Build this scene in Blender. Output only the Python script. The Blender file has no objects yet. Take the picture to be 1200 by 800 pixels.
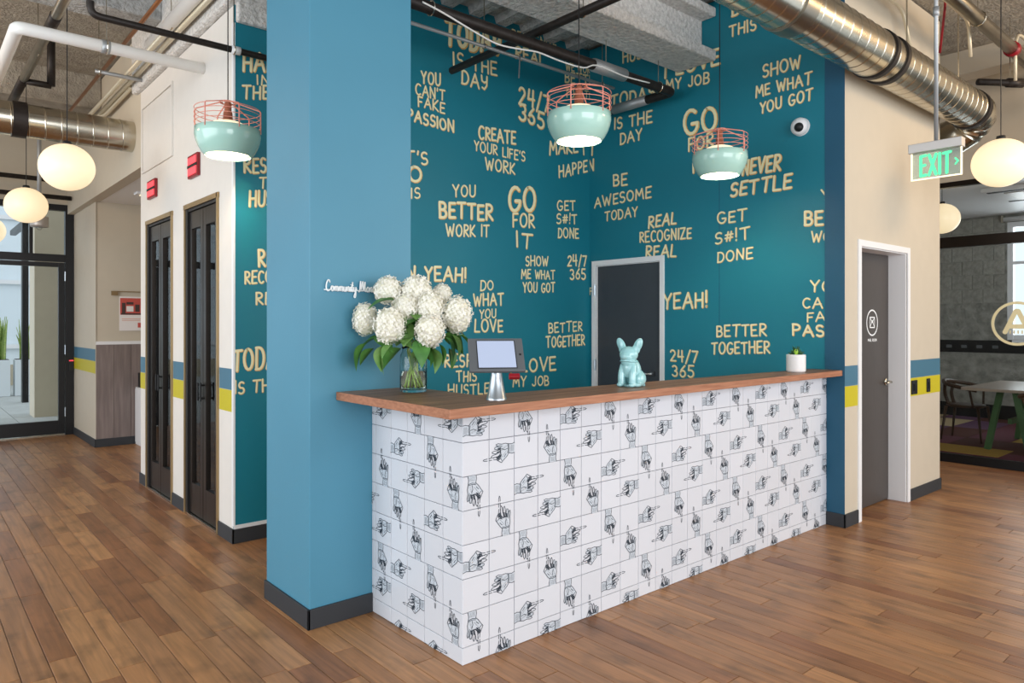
import bpy, bmesh, math, random
from math import sin, cos, pi, atan2, sqrt, hypot, radians
from mathutils import Vector, Matrix
random.seed(7)
S = bpy.context.scene
COL = S.collection
# ------------------------------------------------------------------ camera, world, light, exposure
FPX = 835.0; HOR = 379.0; EYE = 1.52
AR = atan2(970, FPX)                       # the x axis lies this far right of the view direction
cd = bpy.data.cameras.new('camera'); cam = bpy.data.objects.new('camera', cd); COL.objects.link(cam)
cam.location = (0, 0, EYE); cam.rotation_euler = (pi/2, 0, -(pi/2-(pi/2-AR)) + pi/2 - pi/2)
cam.rotation_euler = (pi/2, 0, atan2(sin(AR), cos(AR)) - pi/2)
cd.sensor_width = 36; cd.lens = FPX*36/1200; cd.shift_y = -(400-HOR)/1200; cd.clip_start = .05
S.camera = cam
W = bpy.data.worlds.new('world'); S.world = W; W.use_nodes = True
bg = W.node_tree.nodes['Background']; bg.inputs[0].default_value = (.86, .93, 1, 1); bg.inputs[1].default_value = 1.15
def area(name, loc, aim, sx, sy, power, color):
    l = bpy.data.lights.new(name, 'AREA'); l.shape = 'RECTANGLE'; l.size = sx; l.size_y = sy; l.energy = power; l.color = color
    o = bpy.data.objects.new(name, l); COL.objects.link(o); o.location = loc
    o.rotation_euler = (Vector(aim)-Vector(loc)).to_track_quat('-Z', 'Y').to_euler(); return o
area('window_light_front', (1.2, -4.5, 2.2), (3.0, 3, 1.3), 6.0, 3.0, 255, (.98, .98, 1))
area('window_light_left', (-4.0, 4.0, 2.2), (1.5, 4.5, 1.3), 6.0, 3.0, 185, (.90, .96, 1))
area('warm_fill_right', (7.6, -.6, 3.7), (6.6, 2.4, 3.3), 1.2, .5, 34, (1, .70, .40))  # added out-of-view fill that warms the right-hand walls
area('warm_fill_left', (-1.4, 7.6, 3.6), (1.7, 8.4, 3.2), 1.2, .5, 26, (1, .72, .45))  # second added warm fill, out of view, for the left bulkhead
area('window_light_right', (7.6, -3.5, 2.2), (6.2, 2.0, 1.0), 3.0, 3.0, 80, (1, .95, .88))
area('window_light_meeting', (14.0, 2.7, 2.3), (10, 2.7, 2.3), 2.6, 2.4, 60, (.96, .98, 1))
S.view_settings.view_transform = 'Standard'; S.view_settings.look = 'None'
S.view_settings.gamma = 1; S.view_settings.use_curve_mapping = False
S.view_settings.exposure = 0.17
# ------------------------------------------------------------------ measuring helpers (photo pixel -> point on a real plane)
def ray(u, v):
    r = (u-600)/FPX; return r*sin(AR)+cos(AR), -r*cos(AR)+sin(AR), (HOR-v)/FPX
def onz(u, v, z):
    X, Y, d = ray(u, v); t = (z-EYE)/d; return Vector((X*t, Y*t, z))
def onx(u, v, x):
    X, Y, d = ray(u, v); t = x/X; return Vector((x, Y*t, EYE+d*t))
def ony(u, v, y):
    X, Y, d = ray(u, v); t = y/Y; return Vector((X*t, y, EYE+d*t))
# ------------------------------------------------------------------ materials
def srgb(c):
    if isinstance(c, str): c = tuple(int(c[i:i+2], 16)/255 for i in (0, 2, 4))
    return tuple(((x/12.92) if x <= .04045 else ((x+.055)/1.055)**2.4) for x in c)+(1,)
def mat(name, color, rough=.5, metal=0, emit=0, ecol=None, noise=0, nscale=8, bump=0, bscale=60, trans=0, ior=1.45, coat=0, color2=None, rnd=0, stretch=None, alpha=1):
    m = bpy.data.materials.new(name); m.use_nodes = True; nt = m.node_tree; N = nt.nodes; L = nt.links
    b = N['Principled BSDF']; c = srgb(color)
    b.inputs['Base Color'].default_value = c; b.inputs['Roughness'].default_value = rough; b.inputs['Metallic'].default_value = metal
    b.inputs['Transmission Weight'].default_value = trans; b.inputs['IOR'].default_value = ior; b.inputs['Coat Weight'].default_value = coat
    if emit: b.inputs['Emission Strength'].default_value = emit; b.inputs['Emission Color'].default_value = srgb(ecol or color)
    m.diffuse_color = c
    tc = N.new('ShaderNodeTexCoord'); mp = N.new('ShaderNodeMapping'); L.new(tc.outputs['Object'], mp.inputs[0])
    if stretch: mp.inputs['Scale'].default_value = stretch
    out = None
    if noise or color2:
        n = N.new('ShaderNodeTexNoise'); n.inputs['Scale'].default_value = nscale; n.inputs['Detail'].default_value = 6; L.new(mp.outputs[0], n.inputs[0])
        mx = N.new('ShaderNodeMix'); mx.data_type = 'RGBA'
        c2 = srgb(color2) if color2 else tuple(x*(1-noise) for x in c[:3])+(1,)
        mx.inputs[6].default_value = c; mx.inputs[7].default_value = c2
        r = N.new('ShaderNodeMapRange'); r.inputs[1].default_value = .3; r.inputs[2].default_value = .7; L.new(n.outputs[0], r.inputs[0]); L.new(r.outputs[0], mx.inputs[0])
        out = mx.outputs[2]
    if rnd:
        oi = N.new('ShaderNodeObjectInfo'); hs = N.new('ShaderNodeHueSaturation'); rr = N.new('ShaderNodeMapRange')
        rr.inputs[3].default_value = 1-rnd; rr.inputs[4].default_value = 1+rnd; L.new(oi.outputs['Random'], rr.inputs[0]); L.new(rr.outputs[0], hs.inputs['Value'])
        if out: L.new(out, hs.inputs['Color'])
        else: hs.inputs['Color'].default_value = c
        out = hs.outputs[0]
    if out: L.new(out, b.inputs['Base Color'])
    if bump:
        n2 = N.new('ShaderNodeTexNoise'); n2.inputs['Scale'].default_value = bscale; n2.inputs['Detail'].default_value = 8; L.new(mp.outputs[0], n2.inputs[0])
        bp = N.new('ShaderNodeBump'); bp.inputs['Strength'].default_value = min(1, bump); bp.inputs['Distance'].default_value = .02*max(1, bump); L.new(n2.outputs[0], bp.inputs['Height']); L.new(bp.outputs[0], b.inputs['Normal'])
    return m
def wood_plank():
    m = bpy.data.materials.new('oak_floor'); m.use_nodes = True; nt = m.node_tree; N = nt.nodes; L = nt.links; b = N['Principled BSDF']
    tc = N.new('ShaderNodeTexCoord'); oi = N.new('ShaderNodeObjectInfo'); ge = N.new('ShaderNodeNewGeometry')
    ad = N.new('ShaderNodeMath'); ad.operation = 'ADD'; L.new(oi.outputs['Random'], ad.inputs[0]); L.new(ge.outputs['Random Per Island'], ad.inputs[1])
    fr = N.new('ShaderNodeMath'); fr.operation = 'FRACT'; L.new(ad.outputs[0], fr.inputs[0])
    mu = N.new('ShaderNodeMath'); mu.operation = 'MULTIPLY'; mu.inputs[1].default_value = 57; L.new(fr.outputs[0], mu.inputs[0])
    cb = N.new('ShaderNodeCombineXYZ'); L.new(mu.outputs[0], cb.inputs[0]); L.new(mu.outputs[0], cb.inputs[1])
    va = N.new('ShaderNodeVectorMath'); L.new(ge.outputs['Position'], va.inputs[0]); L.new(cb.outputs[0], va.inputs[1])
    mp = N.new('ShaderNodeMapping'); mp.inputs['Scale'].default_value = (38, 2.2, 1); L.new(va.outputs[0], mp.inputs[0])
    n = N.new('ShaderNodeTexNoise'); n.inputs['Scale'].default_value = 1; n.inputs['Detail'].default_value = 8; n.inputs['Distortion'].default_value = .6; L.new(mp.outputs[0], n.inputs[0])
    mp2 = N.new('ShaderNodeMapping'); mp2.inputs['Scale'].default_value = (7, 4, 1); L.new(va.outputs[0], mp2.inputs[0])
    n2 = N.new('ShaderNodeTexNoise'); n2.inputs['Scale'].default_value = 1; n2.inputs['Detail'].default_value = 3; L.new(mp2.outputs[0], n2.inputs[0])
    r1 = N.new('ShaderNodeValToRGB'); cr = r1.color_ramp
    cr.elements[0].position = 0; cr.elements[0].color = srgb('8E5C39'); cr.elements[1].position = 1; cr.elements[1].color = srgb('B9875A')
    e = cr.elements.new(.35); e.color = srgb('A47650'); e = cr.elements.new(.7); e.color = srgb('AB794E')
    L.new(fr.outputs[0], r1.inputs[0])
    g = N.new('ShaderNodeMapRange'); g.inputs[1].default_value = .3; g.inputs[2].default_value = .7; g.inputs[3].default_value = .66; g.inputs[4].default_value = 1.12; L.new(n.outputs[0], g.inputs[0])
    k = N.new('ShaderNodeMapRange'); k.inputs[1].default_value = .52; k.inputs[2].default_value = .78; k.inputs[3].default_value = 1.04; k.inputs[4].default_value = .45; L.new(n2.outputs[0], k.inputs[0])
    m1 = N.new('ShaderNodeMath'); m1.operation = 'MULTIPLY'; L.new(g.outputs[0], m1.inputs[0]); L.new(k.outputs[0], m1.inputs[1])
    hs = N.new('ShaderNodeHueSaturation'); L.new(r1.outputs[0], hs.inputs['Color']); L.new(m1.outputs[0], hs.inputs['Value']); L.new(hs.outputs[0], b.inputs['Base Color'])
    b.inputs['Roughness'].default_value = .36
    bp = N.new('ShaderNodeBump'); bp.inputs['Strength'].default_value = .25; bp.inputs['Distance'].default_value = .004; L.new(n.outputs[0], bp.inputs['Height']); L.new(bp.outputs[0], b.inputs['Normal'])
    m.diffuse_color = srgb('A47650'); return m
M = {}
M['floor'] = wood_plank()
M['dark'] = mat('dark_gap', '2A2320', .8)
M['column_blue'] = mat('blue_paint', '5090AA', .42, bump=.04, bscale=120, noise=.05, nscale=2)
M['teal'] = mat('teal_wallpaper', '117B8E', .5, bump=.03, bscale=200, noise=.06, nscale=1.5)
M['navy'] = mat('deep_blue_paint', '1E5875', .5, noise=.05)
M['cream_wall'] = mat('off_white_paint', 'E6E1DA', .6, bump=.03, bscale=150, noise=.03)
M['beige_wall'] = mat('warm_grey_paint', 'CCC1AE', .6, bump=.03, bscale=150, noise=.03)
M['band_blue'] = mat('slate_blue_band_paint', '45738A', .5)
M['band_yellow'] = mat('yellow_band_paint', 'C6B91C', .5)
M['base'] = mat('charcoal_rubber', '33363A', .55)
M['white'] = mat('white_trim_paint', 'EDEDEE', .4)
M['plaster_white'] = mat('white_pipe_jacket', 'F4F2EE', .5)
M['door_grey'] = mat('charcoal_door_paint', '3F444B', .45, noise=.06)
M['door_brown'] = mat('dark_brown_door', '4B4643', .45, noise=.12, nscale=14, stretch=(6, 6, .5))
M['deck'] = mat('sprayed_deck', 'C2C2C0', .9, noise=.35, nscale=14, bump=2, bscale=30)
M['deck_warm'] = mat('rough_concrete_ceiling', 'ADA598', .9, noise=.35, nscale=9, bump=1, bscale=40)
M['spray'] = mat('white_fireproofing', 'F1EEEA', .95, noise=.3, nscale=30, bump=2, bscale=28)
M['steel'] = mat('galvanised_steel', 'CFC9BA', .24, 1, noise=.2, nscale=3)
M['pipe_dark'] = mat('black_iron_pipe', '3A3431', .5, .5, noise=.4, nscale=20)
M['pipe_chrome'] = mat('grey_steel_pipe', 'A7A093', .3, 1, noise=.3, nscale=6)
M['copper'] = mat('copper_pipe', 'A9744F', .35, .9)
M['conduit'] = mat('cream_conduit', 'D8CDB4', .4, .3)
M['sleeve'] = mat('grey_pipe_sleeve', 'A9ABAC', .45, .6)
M['black'] = mat('matte_black', '17181A', .5)
M['black_metal'] = mat('black_painted_aluminium', '1E1E20', .35, .3)
M['bronze'] = mat('dark_bronze_frame', '332D29', .34, .75)
M['tan_metal'] = mat('warm_tan_metal', 'A48D68', .35, .7)  # on booth frames the tan holds warm light reflected by dark bronze
M['counter'] = mat('walnut_block_top', 'A67C5C', .42, color2='5C3D2A', nscale=2.4, stretch=(.8, 13, 8), bump=.05, bscale=20)
M['counter_edge'] = mat('walnut_block_edge', 'B98161', .4, color2='9A6448', nscale=6, stretch=(1, 5, 14))
M['tile'] = mat('white_wall_tile', 'D9DCE3', .25, rnd=.025)
M['grout'] = mat('dark_grout', '6A6F78', .8)
M['ink'] = mat('ink_print', '2D3844', .6)
M['ink_grey'] = mat('pale_ink_wash', 'CBD3DC', .5)
M['cream_letter'] = mat('cream_letter_paint', 'FBEFC0', .5)
M['gold_letter'] = mat('golden_letter_shadow', 'EBB562', .5)
M['white_letter'] = mat('white_acrylic', 'F4F8FA', .3)
M['mint'] = mat('mint_enamel', 'B4DCCF', .15, coat=.5)
M['wire'] = mat('coral_wire', 'E59484', .4)
M['socket'] = mat('copper_socket', 'C98268', .4, .6)
M['lit_dome'] = mat('lit_white_glass_dome', 'FFF3DC', .4, emit=.85, ecol='FFE8BC')
M['lit_in'] = mat('lamp_inner_white', 'FFF1D4', .5, emit=1.0, ecol='FFEFC8')
M['globe'] = mat('lit_opal_globe', 'D9CDBA', .35, emit=.72, ecol='FFE3B4')
def pane_glass(name, k):     # thin clear pane: passes light straight through, mirrors a little by Fresnel
    m = bpy.data.materials.new(name); m.use_nodes = True; nt = m.node_tree; N = nt.nodes; L = nt.links
    N.remove(N['Principled BSDF']); t = N.new('ShaderNodeBsdfTransparent'); t.inputs[0].default_value = (.95, .97, .97, 1); g = N.new('ShaderNodeBsdfGlossy'); g.inputs['Roughness'].default_value = .01
    f = N.new('ShaderNodeFresnel'); f.inputs[0].default_value = k; x = N.new('ShaderNodeMixShader'); L.new(f.outputs[0], x.inputs[0]); L.new(t.outputs[0], x.inputs[1]); L.new(g.outputs[0], x.inputs[2])
    L.new(x.outputs[0], N['Material Output'].inputs[0]); m.diffuse_color = (.8, .9, .95, .4); return m
M['glass'] = pane_glass('clear_glass', 1.2)
M['booth_glass'] = pane_glass('booth_glass', 1.5)
M['vase_glass'] = mat('vase_glass', 'F4FAF8', .01, trans=1, ior=1.3)
M['water'] = mat('vase_water', 'F2F8EE', .0, trans=1, ior=1.15)
M['leaf'] = mat('hydrangea_leaf', '5E9447', .42, color2='366B30', nscale=12)
M['leaf_light'] = mat('pale_hydrangea_leaf', '7FA65A', .45, color2='55853F', nscale=12)
M['stem'] = mat('green_stem', 'B2C768', .45, noise=.15)
M['petal'] = mat('ivory_petal', 'FAF7F0', .5, color2='EFEBDA', nscale=25)
M['bud'] = mat('greenish_bloom_core', 'ECE9D6', .7)
M['ceramic'] = mat('aqua_glazed_ceramic', 'A6DADD', .08, coat=1, noise=.06, nscale=20)
M['ceramic_white'] = mat('white_ceramic', 'EDEBEA', .3, noise=.03, nscale=30, stretch=(1, 1, 12))
M['soil'] = mat('dark_soil', '2E241C', .9, bump=.6, bscale=80)
M['succulent'] = mat('dark_green_succulent', '2E5A34', .45)
M['succulent_light'] = mat('lime_succulent', '9CC63A', .45)
M['kiosk'] = mat('graphite_plastic', '5F6265', .45)
M['kiosk_stand'] = mat('brushed_aluminium', 'AEB6BD', .28, .9)
M['screen'] = mat('lit_tablet_screen', '8A94A8', .15, emit=.42, ecol='C4D0EC')
M['red'] = mat('red_plastic', '8E1824', .35)
M['red_lit'] = mat('lit_red_lens', 'FF5A60', .3, emit=.7, ecol='FF4858')
M['exit_green'] = mat('lit_green_letter', '4FC890', .4, emit=.85, ecol='4CE89A')
M['exit_panel'] = mat('exit_sign_acrylic', 'DDE9DE', .12, trans=.75, ior=1.2)
M['exit_case'] = mat('brushed_steel_housing', 'B9B3AE', .4, .5)
M['poster_white'] = mat('poster_paper', 'EFE9E6', .6)
M['poster_red'] = mat('poster_red_print', 'C8574D', .6)
M['poster_dark'] = mat('poster_dark_print', '4B3A38', .6)
M['poster_pink'] = mat('poster_salmon_print', 'E0A58F', .6)
M['wainscot'] = mat('grey_wood_laminate', '8F817C', .5, color2='776A66', nscale=3, stretch=(9, 9, .8), rnd=.05)
M['outdoor_tan'] = mat('tan_stucco', 'B9AE98', .8, noise=.05)
M['outdoor_lit'] = mat('lit_side_stucco', 'E6DAC6', .8)
M['paving'] = mat('pale_paving', 'B7BAB8', .7, noise=.15, rnd=.08)
M['planter'] = mat('white_planter', 'DDE3E6', .5)
M['snake'] = mat('snake_plant_leaf', '7FA64E', .5, color2='C3CF7C', nscale=14, stretch=(1, 1, 3))
M['facade'] = mat('pale_blue_facade', 'E4EEF4', .5)
M['block'] = mat('concrete_block', 'A5A39A', .9, noise=.3, nscale=14, bump=.6, bscale=40, rnd=.08)
M['rough_concrete'] = mat('worn_concrete', 'A09F97', .9, noise=.5, nscale=7, bump=.8, bscale=25)
M['tabletop'] = mat('pale_wood_top', 'AE9C8C', .3, noise=.1, stretch=(1, 8, 8))
M['green'] = mat('green_painted_wood', '46663E', .5)
M['dark_wood'] = mat('dark_stained_wood', '4A3526', .45, noise=.3, nscale=10)
M['oak'] = mat('brown_oak', '6E4F37', .45, noise=.3, nscale=10)
CARPET = [mat('carpet_'+n, c, .95, bump=.5, bscale=200) for n, c in (('brown', '5A2F26'), ('maroon', '6E3844'), ('ochre', 'B08A3A'), ('cream', 'C9B48C'), ('plum', '6B4A66'))]
# ------------------------------------------------------------------ mesh builder
class MB:
    def __init__(s): s.v = []; s.f = []; s.m = []; s.cur = 0
    def face(s, idx): s.f.append(idx); s.m.append(s.cur)
    def add(s, vs, fs):
        o = len(s.v); s.v += [tuple(p) for p in vs]
        for f in fs: s.face([i+o for i in f])
    def box(s, a, b):
        x0, y0, z0 = (min(a[i], b[i]) for i in range(3)); x1, y1, z1 = (max(a[i], b[i]) for i in range(3))
        s.add([(x0, y0, z0), (x1, y0, z0), (x1, y1, z0), (x0, y1, z0), (x0, y0, z1), (x1, y0, z1), (x1, y1, z1), (x0, y1, z1)],
              [(0, 3, 2, 1), (4, 5, 6, 7), (0, 1, 5, 4), (1, 2, 6, 5), (2, 3, 7, 6), (3, 0, 4, 7)]); return s
    def hexa(s, p):   # eight corners, bottom four then top four
        s.add(p, [(0, 3, 2, 1), (4, 5, 6, 7), (0, 1, 5, 4), (1, 2, 6, 5), (2, 3, 7, 6), (3, 0, 4, 7)]); return s
    def prism(s, poly, z0, z1):
        n = len(poly); s.add([(x, y, z0) for x, y in poly]+[(x, y, z1) for x, y in poly],
            [tuple(range(n-1, -1, -1)), tuple(range(n, 2*n))]+[(i, (i+1) % n, n+(i+1) % n, n+i) for i in range(n)]); return s
    def tube(s, pts, r, n=10, cap=True, rr=None):
        pts = [Vector(p) for p in pts]; rings = []; up = None
        for i, p in enumerate(pts):
            d = (pts[min(i+1, len(pts)-1)]-pts[max(i-1, 0)]).normalized()
            if up is None: up = Vector((0, 0, 1)) if abs(d.z) < .9 else Vector((1, 0, 0))
            a = d.cross(up).normalized(); up = a.cross(d).normalized(); R = rr[i] if rr else r
            rings.append([p+(a*cos(2*pi*k/n)+up*sin(2*pi*k/n))*R for k in range(n)])
        o = len(s.v)
        for g in rings: s.v += [tuple(q) for q in g]
        for i in range(len(rings)-1):
            for k in range(n): s.face([o+i*n+k, o+i*n+(k+1) % n, o+(i+1)*n+(k+1) % n, o+(i+1)*n+k])
        if cap: s.face([o+k for k in range(n-1, -1, -1)]); s.face([o+(len(rings)-1)*n+k for k in range(n)])
        return s
    def lathe(s, prof, c=(0, 0, 0), n=32, a0=0, a1=2*pi):
        o = len(s.v); full = abs(a1-a0-2*pi) < 1e-6
        for r, z in prof:
            for k in range(n): a = a0+(a1-a0)*k/n; s.v.append((c[0]+r*cos(a), c[1]+r*sin(a), c[2]+z))
        for i in range(len(prof)-1):
            for k in range(n): s.face([o+i*n+k, o+i*n+(k+1) % n, o+(i+1)*n+(k+1) % n, o+(i+1)*n+k])
        return s
    def sphere(s, c, r, n=16, m=10, sc=(1, 1, 1), mt=None):
        vs = []; fs = []
        for i in range(m+1):
            t = pi*i/m
            for k in range(n):
                a = 2*pi*k/n; p = Vector((sin(t)*cos(a)*sc[0]*r, sin(t)*sin(a)*sc[1]*r, cos(t)*sc[2]*r))
                if mt: p = mt @ p
                vs.append(p+Vector(c))
        for i in range(m):
            for k in range(n): fs.append((i*n+k, (i+1)*n+k, (i+1)*n+(k+1) % n, i*n+(k+1) % n))
        s.add(vs, fs); return s
    def mesh(s, name, mats, smooth=False):
        me = bpy.data.meshes.new(name); me.from_pydata(s.v, [], s.f)
        for m in (mats if isinstance(mats, (list, tuple)) else [mats]): me.materials.append(m)
        if any(s.m): me.polygons.foreach_set('material_index', s.m)
        if smooth: me.polygons.foreach_set('use_smooth', [True]*len(me.polygons))
        me.update(); return me
    def build(s, name, mats, parent=None, smooth=False, local=False, bevel=0):
        return link(name, s.mesh(name, mats, smooth), parent, local, bevel)
def world_of(o):      # world matrix without waiting for an update
    b = Matrix.Translation(o.location) @ o.rotation_euler.to_matrix().to_4x4()
    return world_of(o.parent) @ o.matrix_parent_inverse @ b if o.parent else b
def link(name, me, parent=None, local=False, bevel=0, loc=None):
    o = bpy.data.objects.new(name, me); COL.objects.link(o)
    if loc is not None: o.location = loc
    if parent:
        o.parent = parent
        if not local: o.matrix_parent_inverse = world_of(parent).inverted()
    if bevel:
        b = o.modifiers.new('bevel', 'BEVEL'); b.width = bevel; b.segments = 2; b.limit_method = 'ANGLE'
        b.harden_normals = False
    return o
def smooth_by_angle(o, deg=40):
    me = o.data; me.polygons.foreach_set('use_smooth', [True]*len(me.polygons))
    try: me.set_sharp_from_angle(angle=radians(deg))
    except Exception: pass
    return o
def tag(o, label=None, cat=None, group=None, kind=None):
    if label: o['label'] = label
    if cat: o['category'] = cat
    if group: o['group'] = group
    if kind: o['kind'] = kind
    return o
def thing(name, label, cat, loc=(0, 0, 0), group=None, rz=0):
    o = bpy.data.objects.new(name, None); COL.objects.link(o); o.empty_display_size = .05
    o.location = loc; o.rotation_euler = (0, 0, rz); return tag(o, label, cat, group)
def struct(o, label=None): return tag(o, label, kind='structure')
def copy_tree(o, parent=None):
    c = o.copy(); COL.objects.link(c); c.parent = parent
    if parent: c.matrix_parent_inverse = o.matrix_parent_inverse.copy()
    for ch in list(o.children): copy_tree(ch, c)
    return c
def bez(pts, n=8):      # Catmull-Rom through points
    P = [Vector(p) for p in pts]; out = []
    for i in range(len(P)-1):
        a, b, c, d = P[max(i-1, 0)], P[i], P[i+1], P[min(i+2, len(P)-1)]
        for k in range(n):
            t = k/n; out.append(.5*((2*b)+(c-a)*t+(2*a-5*b+4*c-d)*t*t+(3*b-a-3*c+d)*t**3))
    return out+[P[-1]]
def elbow(p, q, r_, s_, rad=.08, n=6):    # polyline p-q-r_ with a rounded corner at q
    p, q, r_ = Vector(p), Vector(q), Vector(r_); a = q+(p-q).normalized()*rad; b = q+(r_-q).normalized()*rad
    return [p]+[(a*(1-t)**2+q*2*t*(1-t)+b*t*t) for t in [i/n for i in range(n+1)]]+[r_]
# ------------------------------------------------------------------ hand lettering
def arc(cx, cy, rx, ry, a0, a1, n=9): return [(cx+rx*cos(radians(a0+(a1-a0)*i/n)), cy+ry*sin(radians(a0+(a1-a0)*i/n))) for i in range(n+1)]
G = {
 'A': (.78, [[(0, 0), (.38, 1), (.78, 0)], [(.14, .36), (.66, .4)]]),
 'B': (.62, [[(.04, 0), (.04, 1)], [(.04, 1)]+arc(.3, .76, .24, .24, 90, -90)+[(.06, .52)], [(.06, .52)]+arc(.32, .26, .28, .26, 90, -90)+[(.02, 0)]]),
 'C': (.66, [arc(.38, .5, .36, .5, 50, 310, 12)]),
 'D': (.66, [[(.04, 0), (.04, 1)], [(.0, 1), (.2, 1)]+arc(.24, .5, .4, .5, 85, -85, 10)+[(0, 0)]]),
 'E': (.56, [[(.54, 1), (.03, .98), (.03, 0), (.56, .02)], [(.03, .5), (.46, .52)]]),
 'F': (.54, [[(.54, 1), (.03, .98), (.03, 0)], [(.03, .5), (.44, .53)]]),
 'G': (.72, [arc(.38, .5, .36, .5, 50, 330, 12)+[(.7, .42), (.42, .42)]]),
 'H': (.68, [[(.03, 0), (.05, 1)], [(.64, 0), (.66, 1)], [(.04, .5), (.65, .52)]]),
 'I': (.1, [[(.05, 0), (.05, 1)]]),
 'J': (.56, [[(.5, 1), (.48, .3)]+arc(.27, .24, .23, .24, 0, -160)]),
 'K': (.64, [[(.03, 0), (.05, 1)], [(.6, 1), (.06, .42), (.64, 0)]]),
 'L': (.54, [[(.05, 1), (.03, .02), (.54, .0)]]),
 'M': (.86, [[(.02, 0), (.1, 1), (.42, .35), (.74, 1), (.86, 0)]]),
 'N': (.7, [[(.04, 0), (.06, 1), (.62, 0), (.66, 1)]]),
 'O': (.76, [arc(.38, .5, .36, .5, 100, 470, 16)]),
 'P': (.58, [[(.04, 0), (.05, 1)], [(.03, 1)]+arc(.26, .74, .3, .26, 90, -90)+[(.06, .46)]]),
 'R': (.62, [[(.04, 0), (.05, 1)], [(.03, 1)]+arc(.26, .76, .3, .24, 90, -90)+[(.08, .5), (.62, 0)]]),
 'S': (.56, [arc(.3, .74, .25, .26, 40, 250, 8)+arc(.27, .26, .28, .26, 70, -140, 8)]),
 'T': (.7, [[(0, .97), (.7, 1)], [(.36, .98), (.34, 0)]]),
 'U': (.66, [[(.04, 1)]+arc(.33, .3, .29, .3, 180, 360)+[(.64, 1)]]),
 'V': (.68, [[(0, 1), (.34, 0), (.68, 1)]]),
 'W': (.96, [[(0, 1), (.24, 0), (.48, .75), (.7, 0), (.96, 1)]]),
 'Y': (.64, [[(0, 1), (.32, .5), (.64, 1)], [(.32, .5), (.3, 0)]]),
 'y': (.6, [[(.04, 1), (.08, .6), (.3, .5), (.56, .62)], [(.58, 1), (.54, .3), (.3, 0), (.1, .1)]]),
 'X': (.7, [[(0, 0), (.7, 1)], [(0, 1), (.7, 0)]]),
 'Z': (.62, [[(0, .98), (.6, 1), (.02, 0), (.62, .03)]]),
 '2': (.58, [arc(.28, .72, .25, .27, 160, -20, 8)+[(.02, 0), (.58, .02)]]),
 '3': (.54, [arc(.26, .74, .24, .25, 140, -80, 8)+arc(.26, .26, .27, .26, 80, -150, 8)]),
 '4': (.6, [[(.1, 1), (.02, .42), (.58, .46)], [(.46, 1), (.44, 0)]]),
 '5': (.54, [[(.52, 1), (.1, 1), (.06, .58)]+arc(.25, .3, .28, .3, 100, -140, 8)]),
 '6': (.56, [[(.46, 1), (.14, .62)]+arc(.28, .28, .25, .28, 170, -190, 12)]),
 '7': (.54, [[(0, .98), (.54, 1), (.2, 0)]]),
 '/': (.4, [[(0, -.12), (.4, 1.1)]]),
 '!': (.12, [[(.08, 1.1), (.05, .34)], [(.04, .02), (.05, .08)]]),
 "'": (.1, [[(.06, 1), (.03, .76)]]),
 '#': (.6, [[(.14, .1), (.24, .9)], [(.38, .1), (.48, .9)], [(.02, .36), (.58, .38)], [(.04, .64), (.6, .66)]]),
 ' ': (.36, []), '.': (.1, [[(.05, 0), (.05, .04)]]), '>': (.4, [[(0, .1), (.4, .5), (0, .9)]]),
}
STROKE = [0]
def ribbon(mb, pts, w, fmap, lift, nrm):
    P = [Vector(fmap(*p)) for p in pts]; P = [p for k, p in enumerate(P) if k == 0 or (p-P[k-1]).length > 1e-5]
    STROKE[0] += 1; lift += (STROKE[0] % 5)*.00012
    runs = [[P[0]]]
    for k in range(1, len(P)):
        runs[-1].append(P[k])
        if k < len(P)-1 and (P[k]-P[k-1]).normalized().dot((P[k+1]-P[k]).normalized()) < .55: runs.append([P[k]])
    def disc(c, d, h):
        a = d.cross(nrm).normalized(); c = c+nrm*h
        mb.add([c+(a*cos(t)+d*sin(t))*w*.5 for t in [k*pi/4 for k in range(8)]], [tuple(range(8))])
    for q, R in enumerate(runs):
        n = len(R); h = lift+.00003*q; vs = []
        if n < 2: continue
        for k in range(n):
            d = (R[min(k+1, n-1)]-R[max(k-1, 0)]).normalized(); a = d.cross(nrm).normalized()*w/2
            vs += [R[k]-a+nrm*h, R[k]+a+nrm*h]
        mb.add(vs, [(2*k, 2*k+2, 2*k+3, 2*k+1) for k in range(n-1)])
        disc(R[0], (R[1]-R[0]).normalized(), h+.00006); disc(R[-1], (R[-1]-R[-2]).normalized(), h+.00006)
def clip(me, co, no):
    bm = bmesh.new(); bm.from_mesh(me)
    bmesh.ops.bisect_plane(bm, geom=bm.verts[:]+bm.edges[:]+bm.faces[:], plane_co=co, plane_no=no, clear_outer=True)
    bm.to_mesh(me); bm.free(); return me
def text_strokes(txt, wob=.03):
    x = 0; out = []
    for ch in txt:
        w, st = G[ch]; dy = random.uniform(-wob, wob); sc = 1+random.uniform(-wob, wob)*1.5; sl = random.uniform(-.05, .05)
        for s_ in st: out.append([(x+px_*sc+sl*py_, py_*sc+dy) for px_, py_ in s_])
        x += w*sc+.24
    return out, max(x-.24, .1)
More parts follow.
